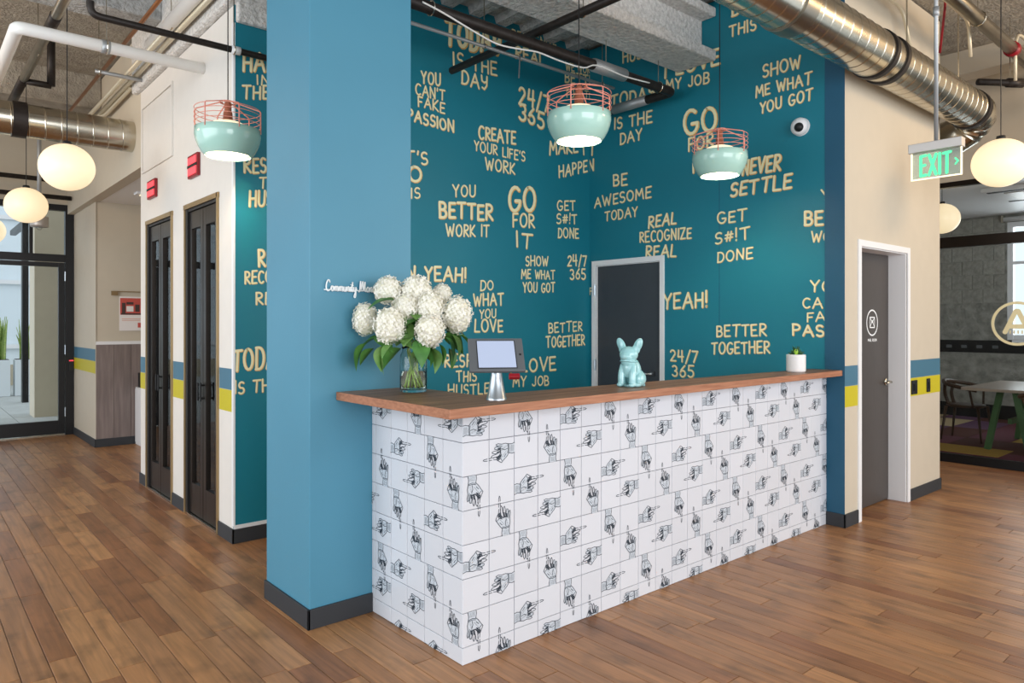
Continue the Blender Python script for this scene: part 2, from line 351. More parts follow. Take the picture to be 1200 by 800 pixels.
def letter_line(mb, place, txt, u0, v0, u1, v1, hp, bold=1.0, slant=0, fixed=None):
    st, tw = text_strokes(txt, .035 if fixed is None else 0)
    a = place(u0, v0); b = place(u1, v1); ta = place(u0, v0-hp); tb = place(u1, v1-hp)
    H = ((ta-a).length+(tb-b).length)/2
    ex = (b-a); ez = Vector((0, 0, 1)); nrm = ex.cross(ez).normalized()
    def fm(x, y): return a+ex*(x/tw)+ez*(y*H)+ex.normalized()*(slant*y*H)
    w = H*.145*(1+(bold-1)*1.4)
    for s_ in st:
        dense = s_
        mb.cur = 0; ribbon(mb, dense, w*1.3, lambda x, y: fm(x, y)+ex.normalized()*w*.1-ez*w*.1, .0006, nrm)
        mb.cur = 1; ribbon(mb, dense, w*.95, lambda x, y: fm(x, y)-ex.normalized()*w*.08+ez*w*.06, .0022, nrm)
def phrase(parent, place, lines, label, clips=()):
    mb = MB()
    for ln in lines: letter_line(mb, place, *ln)
    me = mb.mesh('painted_phrase', [M['gold_letter'], M['cream_letter']])
    for co, no in clips: clip(me, co, no)
    o = link('painted_phrase', me, parent); tag(o, label); return o
# ================================================================== STRUCTURE
XL = 1.754; YA = 4.985; XB = 5.335; YM = 2.405; XE = 7.27; XG = 8.757; YF = 11.4; XR = 13.29
# ---- floor: planks run along y
floor = MB().box((-4.5, -2.3, -.03), (8.80, 11.45, -.013)).build('floor', M['dark']); struct(floor, 'brown oak strip floor running under desk and walls')
PW = .112; planks = []
random.seed(3); col = 0; x = -3.3
def blocked(x0, x1, y0, y1):
    def ins(a, b, c, d): return x0 > a and x1 < b and y0 > c and y1 < d
    return ins(XB, XE-.1, YM+.1, 12) or ins(XL+.05, 9, YA, 7.5) or ins(3.4, 9, 7.4, 12)
while x < 8.74:
    y = -1.4-random.random()*.9
    x1 = min(x+PW, 8.74)
    while y < 11.36:
        L_ = random.choice((.6, .8, 1.0, 1.2, 1.45)); y1 = min(y+L_, 11.38)
        cx, cy = (x+x1)/2, (y+y1)/2
        fw = cx*cos(AR)+cy*sin(AR); r = cx*sin(AR)-cy*cos(AR)
        vis = False
        for yy in (y, cy, y1):
            f2 = cx*cos(AR)+yy*sin(AR); r2 = cx*sin(AR)-yy*cos(AR)
            if f2 > .5:
                uu = 600+FPX*r2/f2; vv = HOR+FPX*EYE/f2
                if -600 < uu < 1800 and vv < 1900: vis = True
        if vis and not blocked(x, x1, y, y1): planks.append((max(fw, .8), x, x1, y, y1))
        y = y1
    x += PW; col += 1
# thin out the ones nobody can see from around the camera (behind the desk, behind the column)
def hidden(p):
    _, x0, x1, y0, y1 = p
    if x0 > XB-.1 and x1 < XE and y0 > YM+.05: return True
    if x0 > XL+.1 and y0 > 5.0 and (y1 < 7.5 or x0 > 2.3): return True
    if x0 > 2.0 and x1 < XB and y0 > 2.6 and y1 < 5: return True
    if x0 > XE and y0 > 3.4: return True
    return False
hid = [p for p in planks if hidden(p)]; planks = sorted([p for p in planks if not hidden(p)], key=lambda p: p[0])
def on_screen(p):
    for xx in (p[1], p[2]):
        for yy in (p[3], (p[3]+p[4])/2, p[4]):
            f2 = xx*cos(AR)+yy*sin(AR); r2 = xx*sin(AR)-yy*cos(AR)
            if f2 > .5 and -10 < 600+FPX*r2/f2 < 1210 and HOR+FPX*EYE/f2 < 810: return True
    return False
planks = [p for p in planks if on_screen(p)]+[p for p in planks if not on_screen(p)]+hid
pm = {}
rest = MB()
for i, (fw, x0, x1, y0, y1) in enumerate(planks):
    g = .0016
    if i < 296:
        key = (round(x1-x0, 3), round(y1-y0, 2))
        if key not in pm:
            w2 = (x1-x0)/2-g; l2 = (y1-y0)/2-g; c = .0012; mb = MB()
            vs = [(-w2, -l2, -.012), (w2, -l2, -.012), (w2, l2, -.012), (-w2, l2, -.012), (-w2, -l2, -c), (w2, -l2, -c), (w2, l2, -c), (-w2, l2, -c),
                  (-w2+c, -l2+c, 0), (w2-c, -l2+c, 0), (w2-c, l2-c, 0), (-w2+c, l2-c, 0)]
            mb.add(vs, [(0, 1, 5, 4), (1, 2, 6, 5), (2, 3, 7, 6), (3, 0, 4, 7), (4, 5, 9, 8), (5, 6, 10, 9), (6, 7, 11, 10), (7, 4, 8, 11), (8, 9, 10, 11)])
            pm[key] = mb.mesh('plank', M['floor'])
        o = link('plank', pm[key], floor, local=True, loc=((x0+x1)/2, (y0+y1)/2, 0))
    else: rest.box((x0+g, y0+g, -.012), (x1-g, y1-g, 0))
tag(rest.build('plank_field', M['floor'], floor), 'smaller and outlying oak planks of the same floor', kind='stuff')
# ---- helper: wall slab with rectangular holes. axis 'x': plane x=c spans y ; axis 'y': plane y=c spans x
def wall(name, axis, c, thick, a0, a1, z0, z1, m, holes=(), label=None, parent=None):
    cuts = sorted({a0, a1} | {h[0] for h in holes} | {h[1] for h in holes}); mb = MB()
    for i in range(len(cuts)-1):
        s0, s1 = cuts[i], cuts[i+1]; zs = [z0]
        hs = sorted([h for h in holes if h[0] <= s0+1e-6 and h[1] >= s1-1e-6], key=lambda h: h[2]); segs = []; z = z0
        for h in hs:
            if h[2] > z: segs.append((z, h[2]))
            z = h[3]
        if z < z1: segs.append((z, z1))
        for q0, q1 in segs:
            if axis == 'x': mb.box((c, s0, q0), (c+thick, s1, q1))
            else: mb.box((s0, c, q0), (s1, c+thick, q1))
    o = mb.build(name, m, parent)
    if parent is None: struct(o, label)
    return o
def panel(parent, name, axis, c, t, a0, a1, z0, z1, m, label=None):
    mb = MB(); mb.box((c, a0, z0), (c+t, a1, z1)) if axis == 'x' else mb.box((a0, c, z0), (a1, c+t, z1))
    o = mb.build(name, m, parent)
    if label: o['label'] = label
    return o
BD = [(5.30, 6.06, 0, 2.44), (6.44, 7.235, 0, 2.44)]
wl = wall('wall_left', 'x', XL, .12, YA+.01, 7.475, 0, 3.72, M['cream_wall'], BD, 'off-white wall holding the two glazed booth doors')
for a0, a1 in ((YA+.01, 5.27), (6.09, 6.41), (7.265, 7.477)):
    panel(wl, 'painted_band', 'x', XL-.002, .002, a0, a1, 1.058, 1.205, M['band_blue'], 'slate blue painted band')
    panel(wl, 'painted_band', 'x', XL-.002, .002, a0, a1, .905, 1.056, M['band_yellow'], 'yellow painted band')
# recessed-looking access panel high on the wall
ap = MB(); ap.box((XL-.008, 6.43, 2.96), (XL, 7.36, 3.53)); o = ap.build('access_panel', M['cream_wall'], wl, bevel=.003)
ap = MB(); 
for a, b in (((6.40, 2.93), (7.39, 2.955)), ((6.40, 3.535), (7.39, 3.56)), ((6.40, 2.955), (6.425, 3.535)), ((7.365, 2.955), (7.39, 3.535))): ap.box((XL-.016, a[0], a[1]), (XL, b[0], b[1]))
ap.build('panel_frame', M['cream_wall'], wl)
# soffit and recess beyond the booths
w2 = wall('wall_left_soffit', 'x', XL, .12, 7.475, 11.4, 3.015, 4.3, M['beige_wall'], label='warm beige bulkhead above the recess beyond the booths')
o = MB().box((XL+.12, 7.475, 3.02), (3.4, YF, 3.06)).build('ceiling_recess', M['white']); struct(o, 'low white ceiling of the recess beyond the booths')
w3 = wall('wall_recess_back', 'y', 9.97, .12, 1.834, 3.4, 0, 3.02, M['beige_wall'], label='beige recess wall with grey wood wainscot and poster')
for k in range(8):
    panel(w3, 'wainscot_board', 'y', 9.955, .015, 1.834+k*.195+.002, 1.834+(k+1)*.195-.002, .1, 1.26, M['wainscot'])
panel(w3, 'wainscot_cap', 'y', 9.945, .025, 1.834, 3.4, 1.26, 1.30, M['white'])
w4 = wall('wall_recess_side', 'x', 1.834, .1, 10.09, YF, 0, 3.02, M['beige_wall'], label='narrow beige wall between the recess and glass entrance door')
MB().box((1.832, 9.957, .0), (1.836, YF, 3.02)).build('wall_face', M['beige_wall'], w4)
panel(w4, 'painted_band', 'x', 1.828, .003, 9.972, YF-.05, 1.058, 1.205, M['band_blue'], 'slate blue painted band')
panel(w4, 'painted_band', 'x', 1.828, .003, 9.972, YF-.05, .905, 1.056, M['band_yellow'], 'yellow painted band')
wall('wall_recess_end', 'y', 7.475, .12, XL+.12, 3.4, 0, 3.02, M['beige_wall'], label='return wall at the far end of the booths')
wall('wall_recess_right', 'x', 3.4, .12, 7.475, 10, 0, 3.06, M['beige_wall'], label='beige wall closing the recess beyond the booths')
# booth interiors
bi = wall('wall_booth_back', 'x', 2.95, .1, YA+.12, 7.475, 0, 2.7, M['beige_wall'], label='grey beige back wall inside the phone booths')
struct(MB().box((XL+.12, 6.19, 0), (2.95, 6.31, 2.6)).build('wall_booth_divider', M['beige_wall']), 'partition between the two booths')
struct(MB().box((XL+.12, YA+.12, 2.6), (3.0, 7.475, 2.66)).build('ceiling_booth', M['beige_wall']), 'low ceiling of the booths')
struct(MB().box((XL+.12, YA+.12, -.012), (2.95, 7.475, 0)).build('floor_booth', M['wainscot']), 'grey floor of the booths')
# ---- teal wallpapered walls
wb = wall('wall_back', 'y', YA, .12, XL+.003, XB+.12, 0, 4.30, M['teal'], label='long teal wallpapered wall covered in cream hand lettering')
DB = (4.098, 4.898, 0, 2.10)
wr = wall('wall_right', 'x', XB, .12, YM+.003, YA, 0, 4.30, M['teal'], [DB], 'teal wallpapered wall with a charcoal door and hand lettering')
panel(wr, 'paint_strip', 'x', XB-.003, .003, YM-.003, 2.552, .0, 4.30, M['navy'], 'deep blue painted strip at the corner')
for y_ in (3.471,): panel(wr, 'wallpaper_seam', 'x', XB-.0015, .0015, y_-.002, y_+.002, 1.2, 4.25, M['navy'])
MB().box((XL-.003, YA-.003, .12), (XL+.01, YA+.03, 3.6)).build('corner_bead', M['white'], wb)
# ---- mail room wall
DM = (5.605, 6.505, 0, 2.115)
wm = wall('wall_mail_room', 'y', YM, .14, XB, XE, 0, 4.30, M['beige_wall'], [DM], 'warm beige wall with a brown door and yellow band')
panel(wm, 'corner_face', 'x', XE-.001, .003, YM, YM+.14, 0, 4.3, M['beige_wall'])
for a0, a1 in ((XB+.003, 5.555), (6.56, XE+.002)):
    panel(wm, 'painted_band', 'y', YM-.002, .002, a0, a1, 1.052, 1.203, M['band_blue'], 'slate blue painted band')
    panel(wm, 'painted_band', 'y', YM-.002, .002, a0, a1, .895, 1.050, M['band_yellow'], 'yellow painted band')
wall('wall_mail_room_side', 'x', XE-.14, .14, YM+.14, 8, 0, 4.3, M['beige_wall'], label='beige side of the mail room wall around the corner')
# ---- blue column
colm = MB().box((1.547, 3.34, 0), (2.141, 3.885, 4.30)).build('wall_column', M['column_blue'], bevel=.004); struct(colm, 'broad blue painted square column at the desk end')
# ---- baseboards
def baseboard(side, pts, label, h_=.10, t=.012, closed=False):
    mb = MB()
    for (a, b) in pts: mb.box((min(a[0], b[0]), min(a[1], b[1]), 0), (max(a[0], b[0]), max(a[1], b[1]), h_))
    return struct(mb.build('baseboard_'+side, M['base'], bevel=.002), label)
baseboard('column', [((1.535, 3.328), (1.897, 3.34)), ((1.535, 3.328), (1.547, 3.89))], 'charcoal baseboard wrapping the blue column')
baseboard('left', [((XL-.012, YA-.012), (XL, 5.27)), ((XL-.012, 6.09), (XL, 6.41)), ((XL-.012, 7.265), (XL, 7.485))], 'charcoal baseboard along the booth wall')
baseboard('back', [((XL-.012, YA-.012), (XB, YA))], 'charcoal baseboard under the long teal wall')
baseboard('right', [((XB-.012, YM-.012), (XB, 2.541)), ((XB-.012, YM-.012), (5.552, YM))], 'charcoal baseboard around the deep blue corner')
baseboard('mail_room', [((6.562, YM-.012), (XE+.012, YM)), ((XE, YM-.012), (XE+.012, YM+.2))], 'charcoal baseboard right of the brown door')
baseboard('recess', [((1.822, 9.943), (3.4, 9.957)), ((1.820, 9.943), (1.832, YF-.05))], 'charcoal baseboard of the recess by the entrance')
o = MB().box((XL+.002, YA-.008, .10), (2.6, YA, .125)).build('trim_1', M['white']); struct(o, 'white strip above the baseboard on teal wall')
# ---- ceilings
def corrugated(x0, x1, y0, y1, z, axis='y', per=.3, dep=.06):
    mb = MB(); n = int(((x1-x0) if axis == 'y' else (y1-y0))/per); prof = []
    for i in range(n+1):
        o_ = i*per; prof += [(o_, 0), (o_+per*.38, 0), (o_+per*.5, dep), (o_+per*.93, dep)]
    if axis == 'y': a = [(x0+p, y0, z+q) for p, q in prof]+[(x0+p, y1, z+q) for p, q in prof]
    else: a = [(x0, y0+p, z+q) for p, q in prof]+[(x1, y0+p, z+q) for p, q in prof]
    k = len(prof); mb.add(a, [(i, i+1, k+i+1, k+i) for i in range(k-1)]); return mb
cl = corrugated(2.0, 5.25, 2.0, YA, 4.235).build('ceiling', M['deck']); struct(cl, 'grey sprayed fluted deck above the alcove')
o = MB().box((-4.5, -5.0, 4.32), (14.2, 11.7, 4.42)).build('ceiling_slab', M['deck_warm']); struct(o, 'rough concrete ceiling slab over the whole lobby')
# fireproofed beam over the alcove
bm_ = MB(); bm_.box((1.9, 3.64, 3.86), (XB, 3.74, 4.25)); bm_.box((1.9, 3.50, 3.78), (XB, 3.90, 3.875)); bm_.box((1.9, 3.50, 4.16), (XB, 3.9, 4.24))
o = bm_.build('trim_2', M['spray'], bevel=.015); struct(o, 'white fireproofed steel beam across the alcove ceiling')
# concrete upstand over booth wall and over left teal strip
o = MB().box((1.70, 4.93, 3.725), (2.5, 7.6, 4.33)).build('trim_3', M['spray'], bevel=.02); struct(o, 'rough sprayed beam on top of the booth wall')
o = MB().box((1.765, 4.925, 3.60), (2.55, YA-.001, 3.74)).build('trim_4', M['spray'], bevel=.012); struct(o, 'ragged plaster edge above the left teal strip')
o = MB().box((-4.2, 6.55, 4.10), (1.70, 6.85, 4.33)).build('trim_5', M['deck'], bevel=.01); struct(o, 'concrete beam crossing the left ceiling')
o = MB().box((-4.2, 9.2, 3.95), (1.75, 9.5, 4.33)).build('trim_6', M['deck_warm'], bevel=.01); struct(o, 'far concrete beam before the entrance')
o = MB().box((8.28, -2, 4.08), (8.55, 5, 4.33)).build('trim_7', M['beige_wall'], bevel=.01); struct(o, 'cream painted beam near the meeting room glass')
def lamp_light(name, loc, power, r, color):
    l = bpy.data.lights.new(name, 'POINT'); l.energy = power; l.shadow_soft_size = r; l.color = color
    o = bpy.data.objects.new(name, l); COL.objects.link(o); o.location = loc; return o
# ---- entrance storefront (window_1 + door_5)
def frame_part(p, name, a, b, m=None): return MB().box(a, b).build(name, m or M['black_metal'], p, bevel=.003)
sf = MB().box((-1.6, YF, 3.12), (1.87, YF+.1, 4.32)).build('wall_entrance', M['beige_wall']); struct(sf, 'beige wall above the glass entrance')
w = MB().box((1.728, YF-.03, 0), (1.88, YF+.07, 3.14)).build('window_1', M['black_metal']); struct(w, 'black framed glass entrance screen')
frame_part(w, 'top_rail', (-1.6, YF-.03, 3.06), (1.728, YF+.07, 3.14)); frame_part(w, 'transom_bar', (-1.6, YF-.03, 2.36), (1.728, YF+.07, 2.46))
frame_part(w, 'mullion', (.52, YF-.03, 0), (.6, YF+.07, 3.06)); frame_part(w, 'mullion', (-.9, YF-.03, 0), (-.82, YF+.07, 3.06))
frame_part(w, 'mullion', (1.32, YF-.02, 2.46), (1.36, YF+.05, 3.06))
for a0, a1, b0, b1 in ((.6, 1.32, 2.46, 3.06), (1.36, 1.728, 2.46, 3.06), (-.82, .52, 2.46, 3.06), (-.82, .52, .1, 2.36)):
    MB().box((a0, YF+.015, b0), (a1, YF+.023, b1)).build('pane', M['glass'], w)
d5 = thing('door_5', 'black framed glass entrance door', None, (1.16, YF+.02, 0)); d5['kind'] = 'structure'
frame_part(d5, 'stile', (1.65, YF-.02, .02), (1.722, YF+.045, 2.35)); frame_part(d5, 'stile', (.605, YF-.02, .02), (.68, YF+.045, 2.35))
frame_part(d5, 'top_rail', (.68, YF-.02, 2.29), (1.65, YF+.045, 2.35)); frame_part(d5, 'bottom_rail', (.68, YF-.02, .02), (1.65, YF+.045, .20))
MB().box((.68, YF+.012, .20), (1.65, YF+.02, 2.29)).build('pane', M['glass'], d5)
for z in (.25, 1.1, 2.1): MB().tube([(1.725, YF-.035, z), (1.725, YF-.035, z+.13)], .008, 8).build('hinge', M['kiosk_stand'], d5)
MB().box((.6, YF-.03, 0), (1.72, YF+.06, .012)).build('threshold', M['steel'], d5)
rd = thing('card_reader', 'small black card reader with red light on entrance frame', 'card reader', (1.79, YF-.03, .95))
MB().box((1.765, YF-.055, .87), (1.825, YF-.031, 1.0)).build('housing', M['black'], rd, bevel=.004); MB().box((1.772, YF-.058, 1.005), (1.82, YF-.031, 1.02)).build('indicator', M['red_lit'], rd)
# ---- booth doors (door_1, door_2)
def booth_door(n, y0, y1, label):
    d = thing('door_%d' % n, label, None, (XL, (y0+y1)/2, 0)); d['kind'] = 'structure'
    mb = MB(); mb.box((XL-.015, y0-.02, 0), (XL+.06, y0+.004, 2.47)); mb.box((XL-.015, y1-.004, 0), (XL+.06, y1+.02, 2.432)); mb.box((XL-.015, y0-.028, 2.432), (XL+.06, y1+.028, 2.47))
    mb.build('frame', M['tan_metal'], d, bevel=.002)
    mb = MB(); mb.box((XL-.005, y0+.004, 0), (XL+.09, y0+.03, 2.43)); mb.box((XL-.005, y1-.05, 0), (XL+.09, y1-.004, 2.43)); mb.box((XL+.0, y0+.01, 2.41), (XL+.09, y1-.01, 2.43))
    mb.build('jamb', M['black'], d)
    ym = (y0+y1)/2-.01
    for a, b in ((y0+.035, ym-.004), (ym+.004, y1-.055)):
        mb = MB(); w_ = .062
        mb.box((XL+.01, a, .02), (XL+.055, a+w_, 2.405)); mb.box((XL+.01, b-w_, .02), (XL+.055, b, 2.405))
        mb.box((XL+.01, a+w_, 2.27), (XL+.055, b-w_, 2.405)); mb.box((XL+.01, a+w_, .02), (XL+.055, b-w_, .26))
        lf = mb.build('leaf', M['bronze'], d, bevel=.002)
        MB().box((XL+.028, a+w_, .26), (XL+.036, b-w_, 2.27)).build('pane', M['booth_glass'], lf)
        k = a+w_/2 if a > ym else b-w_/2
        MB().tube([(XL-.02, k, .93), (XL-.02, k, 1.07)], .008, 8).tube([(XL+.01, k, .95), (XL-.02, k, .95)], .006, 8).tube([(XL+.01, k, 1.05), (XL-.02, k, 1.05)], .006, 8).build('door_handle', M['black'], lf)
    MB().box((XL-.01, y0, 0), (XL+.1, y1, .015)).build('threshold', M['steel'], d)
    return d
booth_door(1, 5.30, 6.06, 'nearer narrow glazed double door of the booth with dark frame')
booth_door(2, 6.44, 7.235, 'farther narrow glazed double door of the booth with dark frame')
for yc in (5.65, 6.9): lamp_light('booth_fill', (2.4, yc, 2.4), 4, .08, (1, .85, .66))  # added fill to lift the booth interiors, no fixture modelled
for yc, lab in ((5.65, 'shelf desk seen inside the nearer booth'), (6.9, 'shelf desk seen inside the farther booth')):
    t = thing('booth_shelf', 'pale '+lab, 'shelf', (2.7, yc, .74)); MB().box((2.45, yc-.42, .74), (2.95, yc+.42, .78)).build('shelf_top', M['tabletop'], t); MB().box((2.85, yc-.4, .6), (2.95, yc-.36, .74)).box((2.85, yc+.36, .6), (2.95, yc+.4, .74)).build('bracket', M['black'], t)
    t = thing('booth_stool', 'dark stool inside the '+lab.split('the ')[1], 'stool', (2.35, yc, 0)); MB().lathe([(0, .48), (.16, .48), (.17, .5), (.16, .53), (0, .53)], (2.35, yc, 0), 20).build('seat', M['black'], t, smooth=True); MB().lathe([(.0, .0), (.18, .0), (.17, .02), (.03, .03), (.03, .48)], (2.35, yc, 0), 16).build('base', M['steel'], t, smooth=True)
t = thing('booth_charger', 'white charger with dangling cord behind glass of the nearer booth', 'charger', (XL+.14, 5.5, 1.2)); MB().box((XL+.12, 5.40, 1.14), (XL+.15, 5.46, 1.2)).build('plug', M['white'], t)
MB().tube(bez([(XL+.15, 5.43, 1.15), (1.95, 5.47, 1.0), (1.98, 5.4, .8), (1.95, 5.44, .5), (1.98, 5.36, .02)]), .006, 6).build('cord', M['white'], t)
# ---- door in teal wall (door_3)
def plain_door(n, axis, c, a0, a1, top, depth, leafm, label, recess):
    d = thing('door_%d' % n, label, None, (c, (a0+a1)/2, 0) if axis == 'x' else ((a0+a1)/2, c, 0)); d['kind'] = 'structure'
    def B(mb, p0, p1, q0, q1, z0, z1):
        if axis == 'x': mb.box((c+p0, q0, z0), (c+p1, q1, z1))
        else: mb.box((q0, c+p0, z0), (q1, c+p1, z1))
    t = .05; mb = MB(); B(mb, -.012, .004, a0-t, a0, 0, top+t); B(mb, -.012, .004, a1, a1+t, 0, top+t); B(mb, -.012, .004, a0, a1, top, top+t)
    B(mb, .004, depth, a0-.012, a0+.008, 0, top); B(mb, .004, depth, a1-.008, a1+.012, 0, top); B(mb, .004, depth, a0, a1, top-.008, top+.01)
    mb.build('frame', M['white'], d, bevel=.002)
    mb = MB(); B(mb, recess, recess+.04, a0+.01, a1-.01, .008, top-.01); lf = mb.build('leaf', leafm, d, bevel=.002)
    return d, lf
d3, l3 = plain_door(3, 'x', XB, DB[0], DB[1], DB[3], .12, M['door_grey'], 'charcoal door in white frame behind the desk', .015)
for z in (.35, 1.05, 1.80): MB().tube([(XB-.012, DB[1]+.002, z), (XB-.012, DB[1]+.002, z+.11)], .011, 8).build('hinge', M['kiosk_stand'], d3)
MB().tube([(XB+.015, DB[0]+.09, 1.05), (XB-.05, DB[0]+.09, 1.05)], .024, 12, rr=[.026, .012]).tube([(XB-.045, DB[0]+.085, 1.05), (XB-.05, DB[0]+.22, 1.05)], .01, 8).build('door_handle', M['kiosk_stand'], l3, smooth=True)
d4, l4 = plain_door(4, 'y', YM, DM[0], DM[1], DM[3], .19, M['door_brown'], 'dark brown mail room door in white frame', .145)
yd = YM+.145
hp_ = ony(1040, 449, yd); hx = min(hp_.x, DM[1]-.07); hz = 1.02
MB().lathe([(0, 0), (.032, 0), (.032, .01), (0, .012)], (0, 0, 0), 16).tube([(0, 0, 0), (0, 0, .05)], .011, 8).tube([(0, 0, .05), (-.11, 0, .055)], .009, 8).build('door_handle', M['steel'], l4, smooth=True, local=True)
hd = bpy.data.objects[[o.name for o in l4.children][-1]]; hd.rotation_euler = (pi/2, 0, 0); hd.matrix_parent_inverse = Matrix(); hd.location = (hx, yd, hz); hd.matrix_parent_inverse = world_of(l4).inverted()
# mail icon on the door
def circle_ribbon(mb, c, ex, ez, nrm, R, w, n=28, lift=.001):
    pts = [(R*cos(2*pi*k/n), R*sin(2*pi*k/n)) for k in range(n+1)]
    for k in range(n):
        q = []
        for rr in (R-w/2, R+w/2):
            for kk in ((k, k+1) if rr < R else (k+1, k)):
                a = 2*pi*kk/n; q.append(c+ex*rr*cos(a)+ez*rr*sin(a)+nrm*lift)
        mb.add(q, [(0, 1, 2, 3)])
ic = ony(1022, 378, yd); mb = MB(); ex = Vector((1, 0, 0)); ez = Vector((0, 0, 1)); nr = Vector((0, -1, 0))
circle_ribbon(mb, ic, ex, ez, nr, .105, .012)
fm = lambda x_, y_: ic+ex*x_+ez*y_
for s_ in ([(-.045, -.04), (.045, -.04), (.045, .045), (-.045, .045), (-.045, -.04)], [(-.045, .045), (0, 0), (.045, .045)], [(-.045, -.04), (0, .02), (.045, -.04)]): ribbon(mb, s_, .009, fm, .001, nr)
mb.build('door_icon', M['white_letter'], l4)['label'] = 'white round envelope emblem'
mb = MB(); st, tw = text_strokes('MAIL ROOM', 0)
for s_ in st: ribbon(mb, s_, .005, lambda x_, y_: ic+ex*((x_/tw-.5)*.17)+ez*(-.155+y_*.02), .001, nr)
mb.build('door_lettering', M['white_letter'], l4)['label'] = 'tiny white words under the emblem'
# ---- meeting room behind glass
gw = MB().box((XG, -2.5, -.0), (XG+.06, 6, .09)).build('window_2', M['black_metal']); struct(gw, 'black framed glass partition of the meeting room')
frame_part(gw, 'middle_rail', (XG, -2.5, 2.355), (XG+.08, 6, 2.47), M['bronze']); frame_part(gw, 'top_rail', (XG, -2.5, 3.02), (XG+.08, 6, 3.075), M['bronze'])
MB().box((XG+.025, -2.5, .09), (XG+.035, 6, 2.405)).build('pane', M['glass'], gw); MB().box((XG+.025, -2.5, 2.47), (XG+.035, 6, 3.02)).build('pane', M['glass'], gw)
wall('wall_above_glass', 'x', XG, .1, -2.5, 6, 3.075, 4.32, M['beige_wall'], label='warm beige wall above the meeting room glass')
o = MB().box((XG+.06, -2.5, -.03), (XR, 6, -.008)).build('floor_meeting_room', M['dark']); struct(o, 'carpet tile floor of the meeting room')
random.seed(11)
cm = [MB().box((-.497, -.247, -.008), (.497, .247, 0)).mesh('carpet_tile', m_) for m_ in CARPET]
fixed = {(1, 10): 2, (0, 9): 0, (4, 11): 3, (5, 9): 3}
for i in range(5):
    for j in range(2, 15):
        k = random.choices(range(5), (5, 4, 1.2, 2, 2))[0]
        link('carpet_tile', cm[k], o, local=True, loc=(XG+.56+i, -2.0+j*.5, 0))
link('carpet_tile', MB().box((-.3, -.42, 0), (.3, .42, .003)).mesh('carpet_tile', CARPET[2]), o, local=True, loc=(9.75, 2.95, .0005))
o = MB().box((XG+.1, -2.5, 3.245), (XR, 6, 3.3)).build('ceiling_meeting_room', M['white']); struct(o, 'white ceiling of the meeting room')
WH = [(2.0, 3.435, 1.264, 3.12)]
w6 = wall('wall_meeting_back', 'x', XR, .2, -2.5, 6, 0, 3.25, M['rough_concrete'], WH, 'raw concrete wall of the meeting room with blocks and window')
zs = [1.848, 2.076, 2.305, 2.533, 2.76, 2.99]
bm1 = {}
for r_ in range(6):
    z0 = zs[r_]; y = 3.46+(0 if r_ % 2 else -.0); first = True
    while y < 4.9:
        w_ = .30 if not (first and r_ % 2) else .15; first = False
        key = round(w_, 2)
        if key not in bm1: bm1[key] = MB().box((-.012, .004, .004), (.0, w_-.004, .224)).mesh('concrete_block', M['block'])
        link('concrete_block', bm1[key], w6, local=True, loc=(XR, y, z0)); y += w_
panel(w6, 'dark_wall_band', 'x', XR-.015, .015, -2.5, 6, 1.05, 1.25, M['black'], 'dark steel trunking across the concrete wall')
for k in range(6): panel(w6, 'band_outlet', 'x', XR-.02, .006, 3.55+k*.22, 3.63+k*.22, 1.12, 1.17, M['kiosk'])
panel(w6, 'base_strip', 'x', XR-.02, .02, -2.5, 6, 0, .22, M['black'])
w7 = MB().box((XR+.02, 3.36, 1.264), (XR+.12, 3.435, 3.12)).build('window_3', M['white']); struct(w7, 'white framed meeting room window')
for a, b in (((1.98, 1.264), (2.06, 3.12)), ((2.06, 1.264), (3.36, 1.34)), ((2.06, 3.04), (3.36, 3.12)), ((2.06, 2.45), (3.36, 2.50))): MB().box((XR+.03, a[0], a[1]), (XR+.1, b[0], b[1])).build('window_frame', M['white'], w7)
MB().box((XR+.03, 2.7, 1.34), (XR+.1, 2.74, 3.04)).build('window_frame', M['white'], w7)
for z0, z1 in ((1.34, 2.45), (2.5, 3.04)): MB().box((XR+.06, 2.06, z0), (XR+.066, 3.36, z1)).build('pane', M['glass'], w7)
MB().box((XR-.03, 3.36, 1.22), (XR+.1, 1.95, 1.262)).build('window_sill', M['white'], w7)
wall('wall_meeting_side', 'y', 6.0, .12, XG, XR+.2, 0, 4.32, M['cream_wall'], label='plain far side wall of the meeting room')
# round logo with letter A on the glass
lg = thing('glass_decal', 'cream ring with capital A stuck on the glass partition', 'logo', (XG-.002, 2.187, 1.30))
mb = MB(); cc = Vector((XG, 2.175, 1.52)); ey = Vector((0, -1, 0)); nn = Vector((-1, 0, 0)); circle_ribbon(mb, cc, ey, ez, nn, .215, .028, 40, .002)
mb.build('ring', M['cream_letter'], lg)
mb = MB(); f2 = lambda x_, y_: cc+ey*x_+ez*y_
for s_ in ([(-.105, -.09), (-.01, .13), (.01, .13), (.105, -.09)], [(-.07, -.03), (.07, -.03)]): ribbon(mb, s_, .045, f2, .002, nn)
for k in range(4): ribbon(mb, [(-.06+k*.035, -.10), (-.06+k*.035, -.075)], .014, f2, .002, nn)
mb.build('letter', M['cream_letter'], lg)
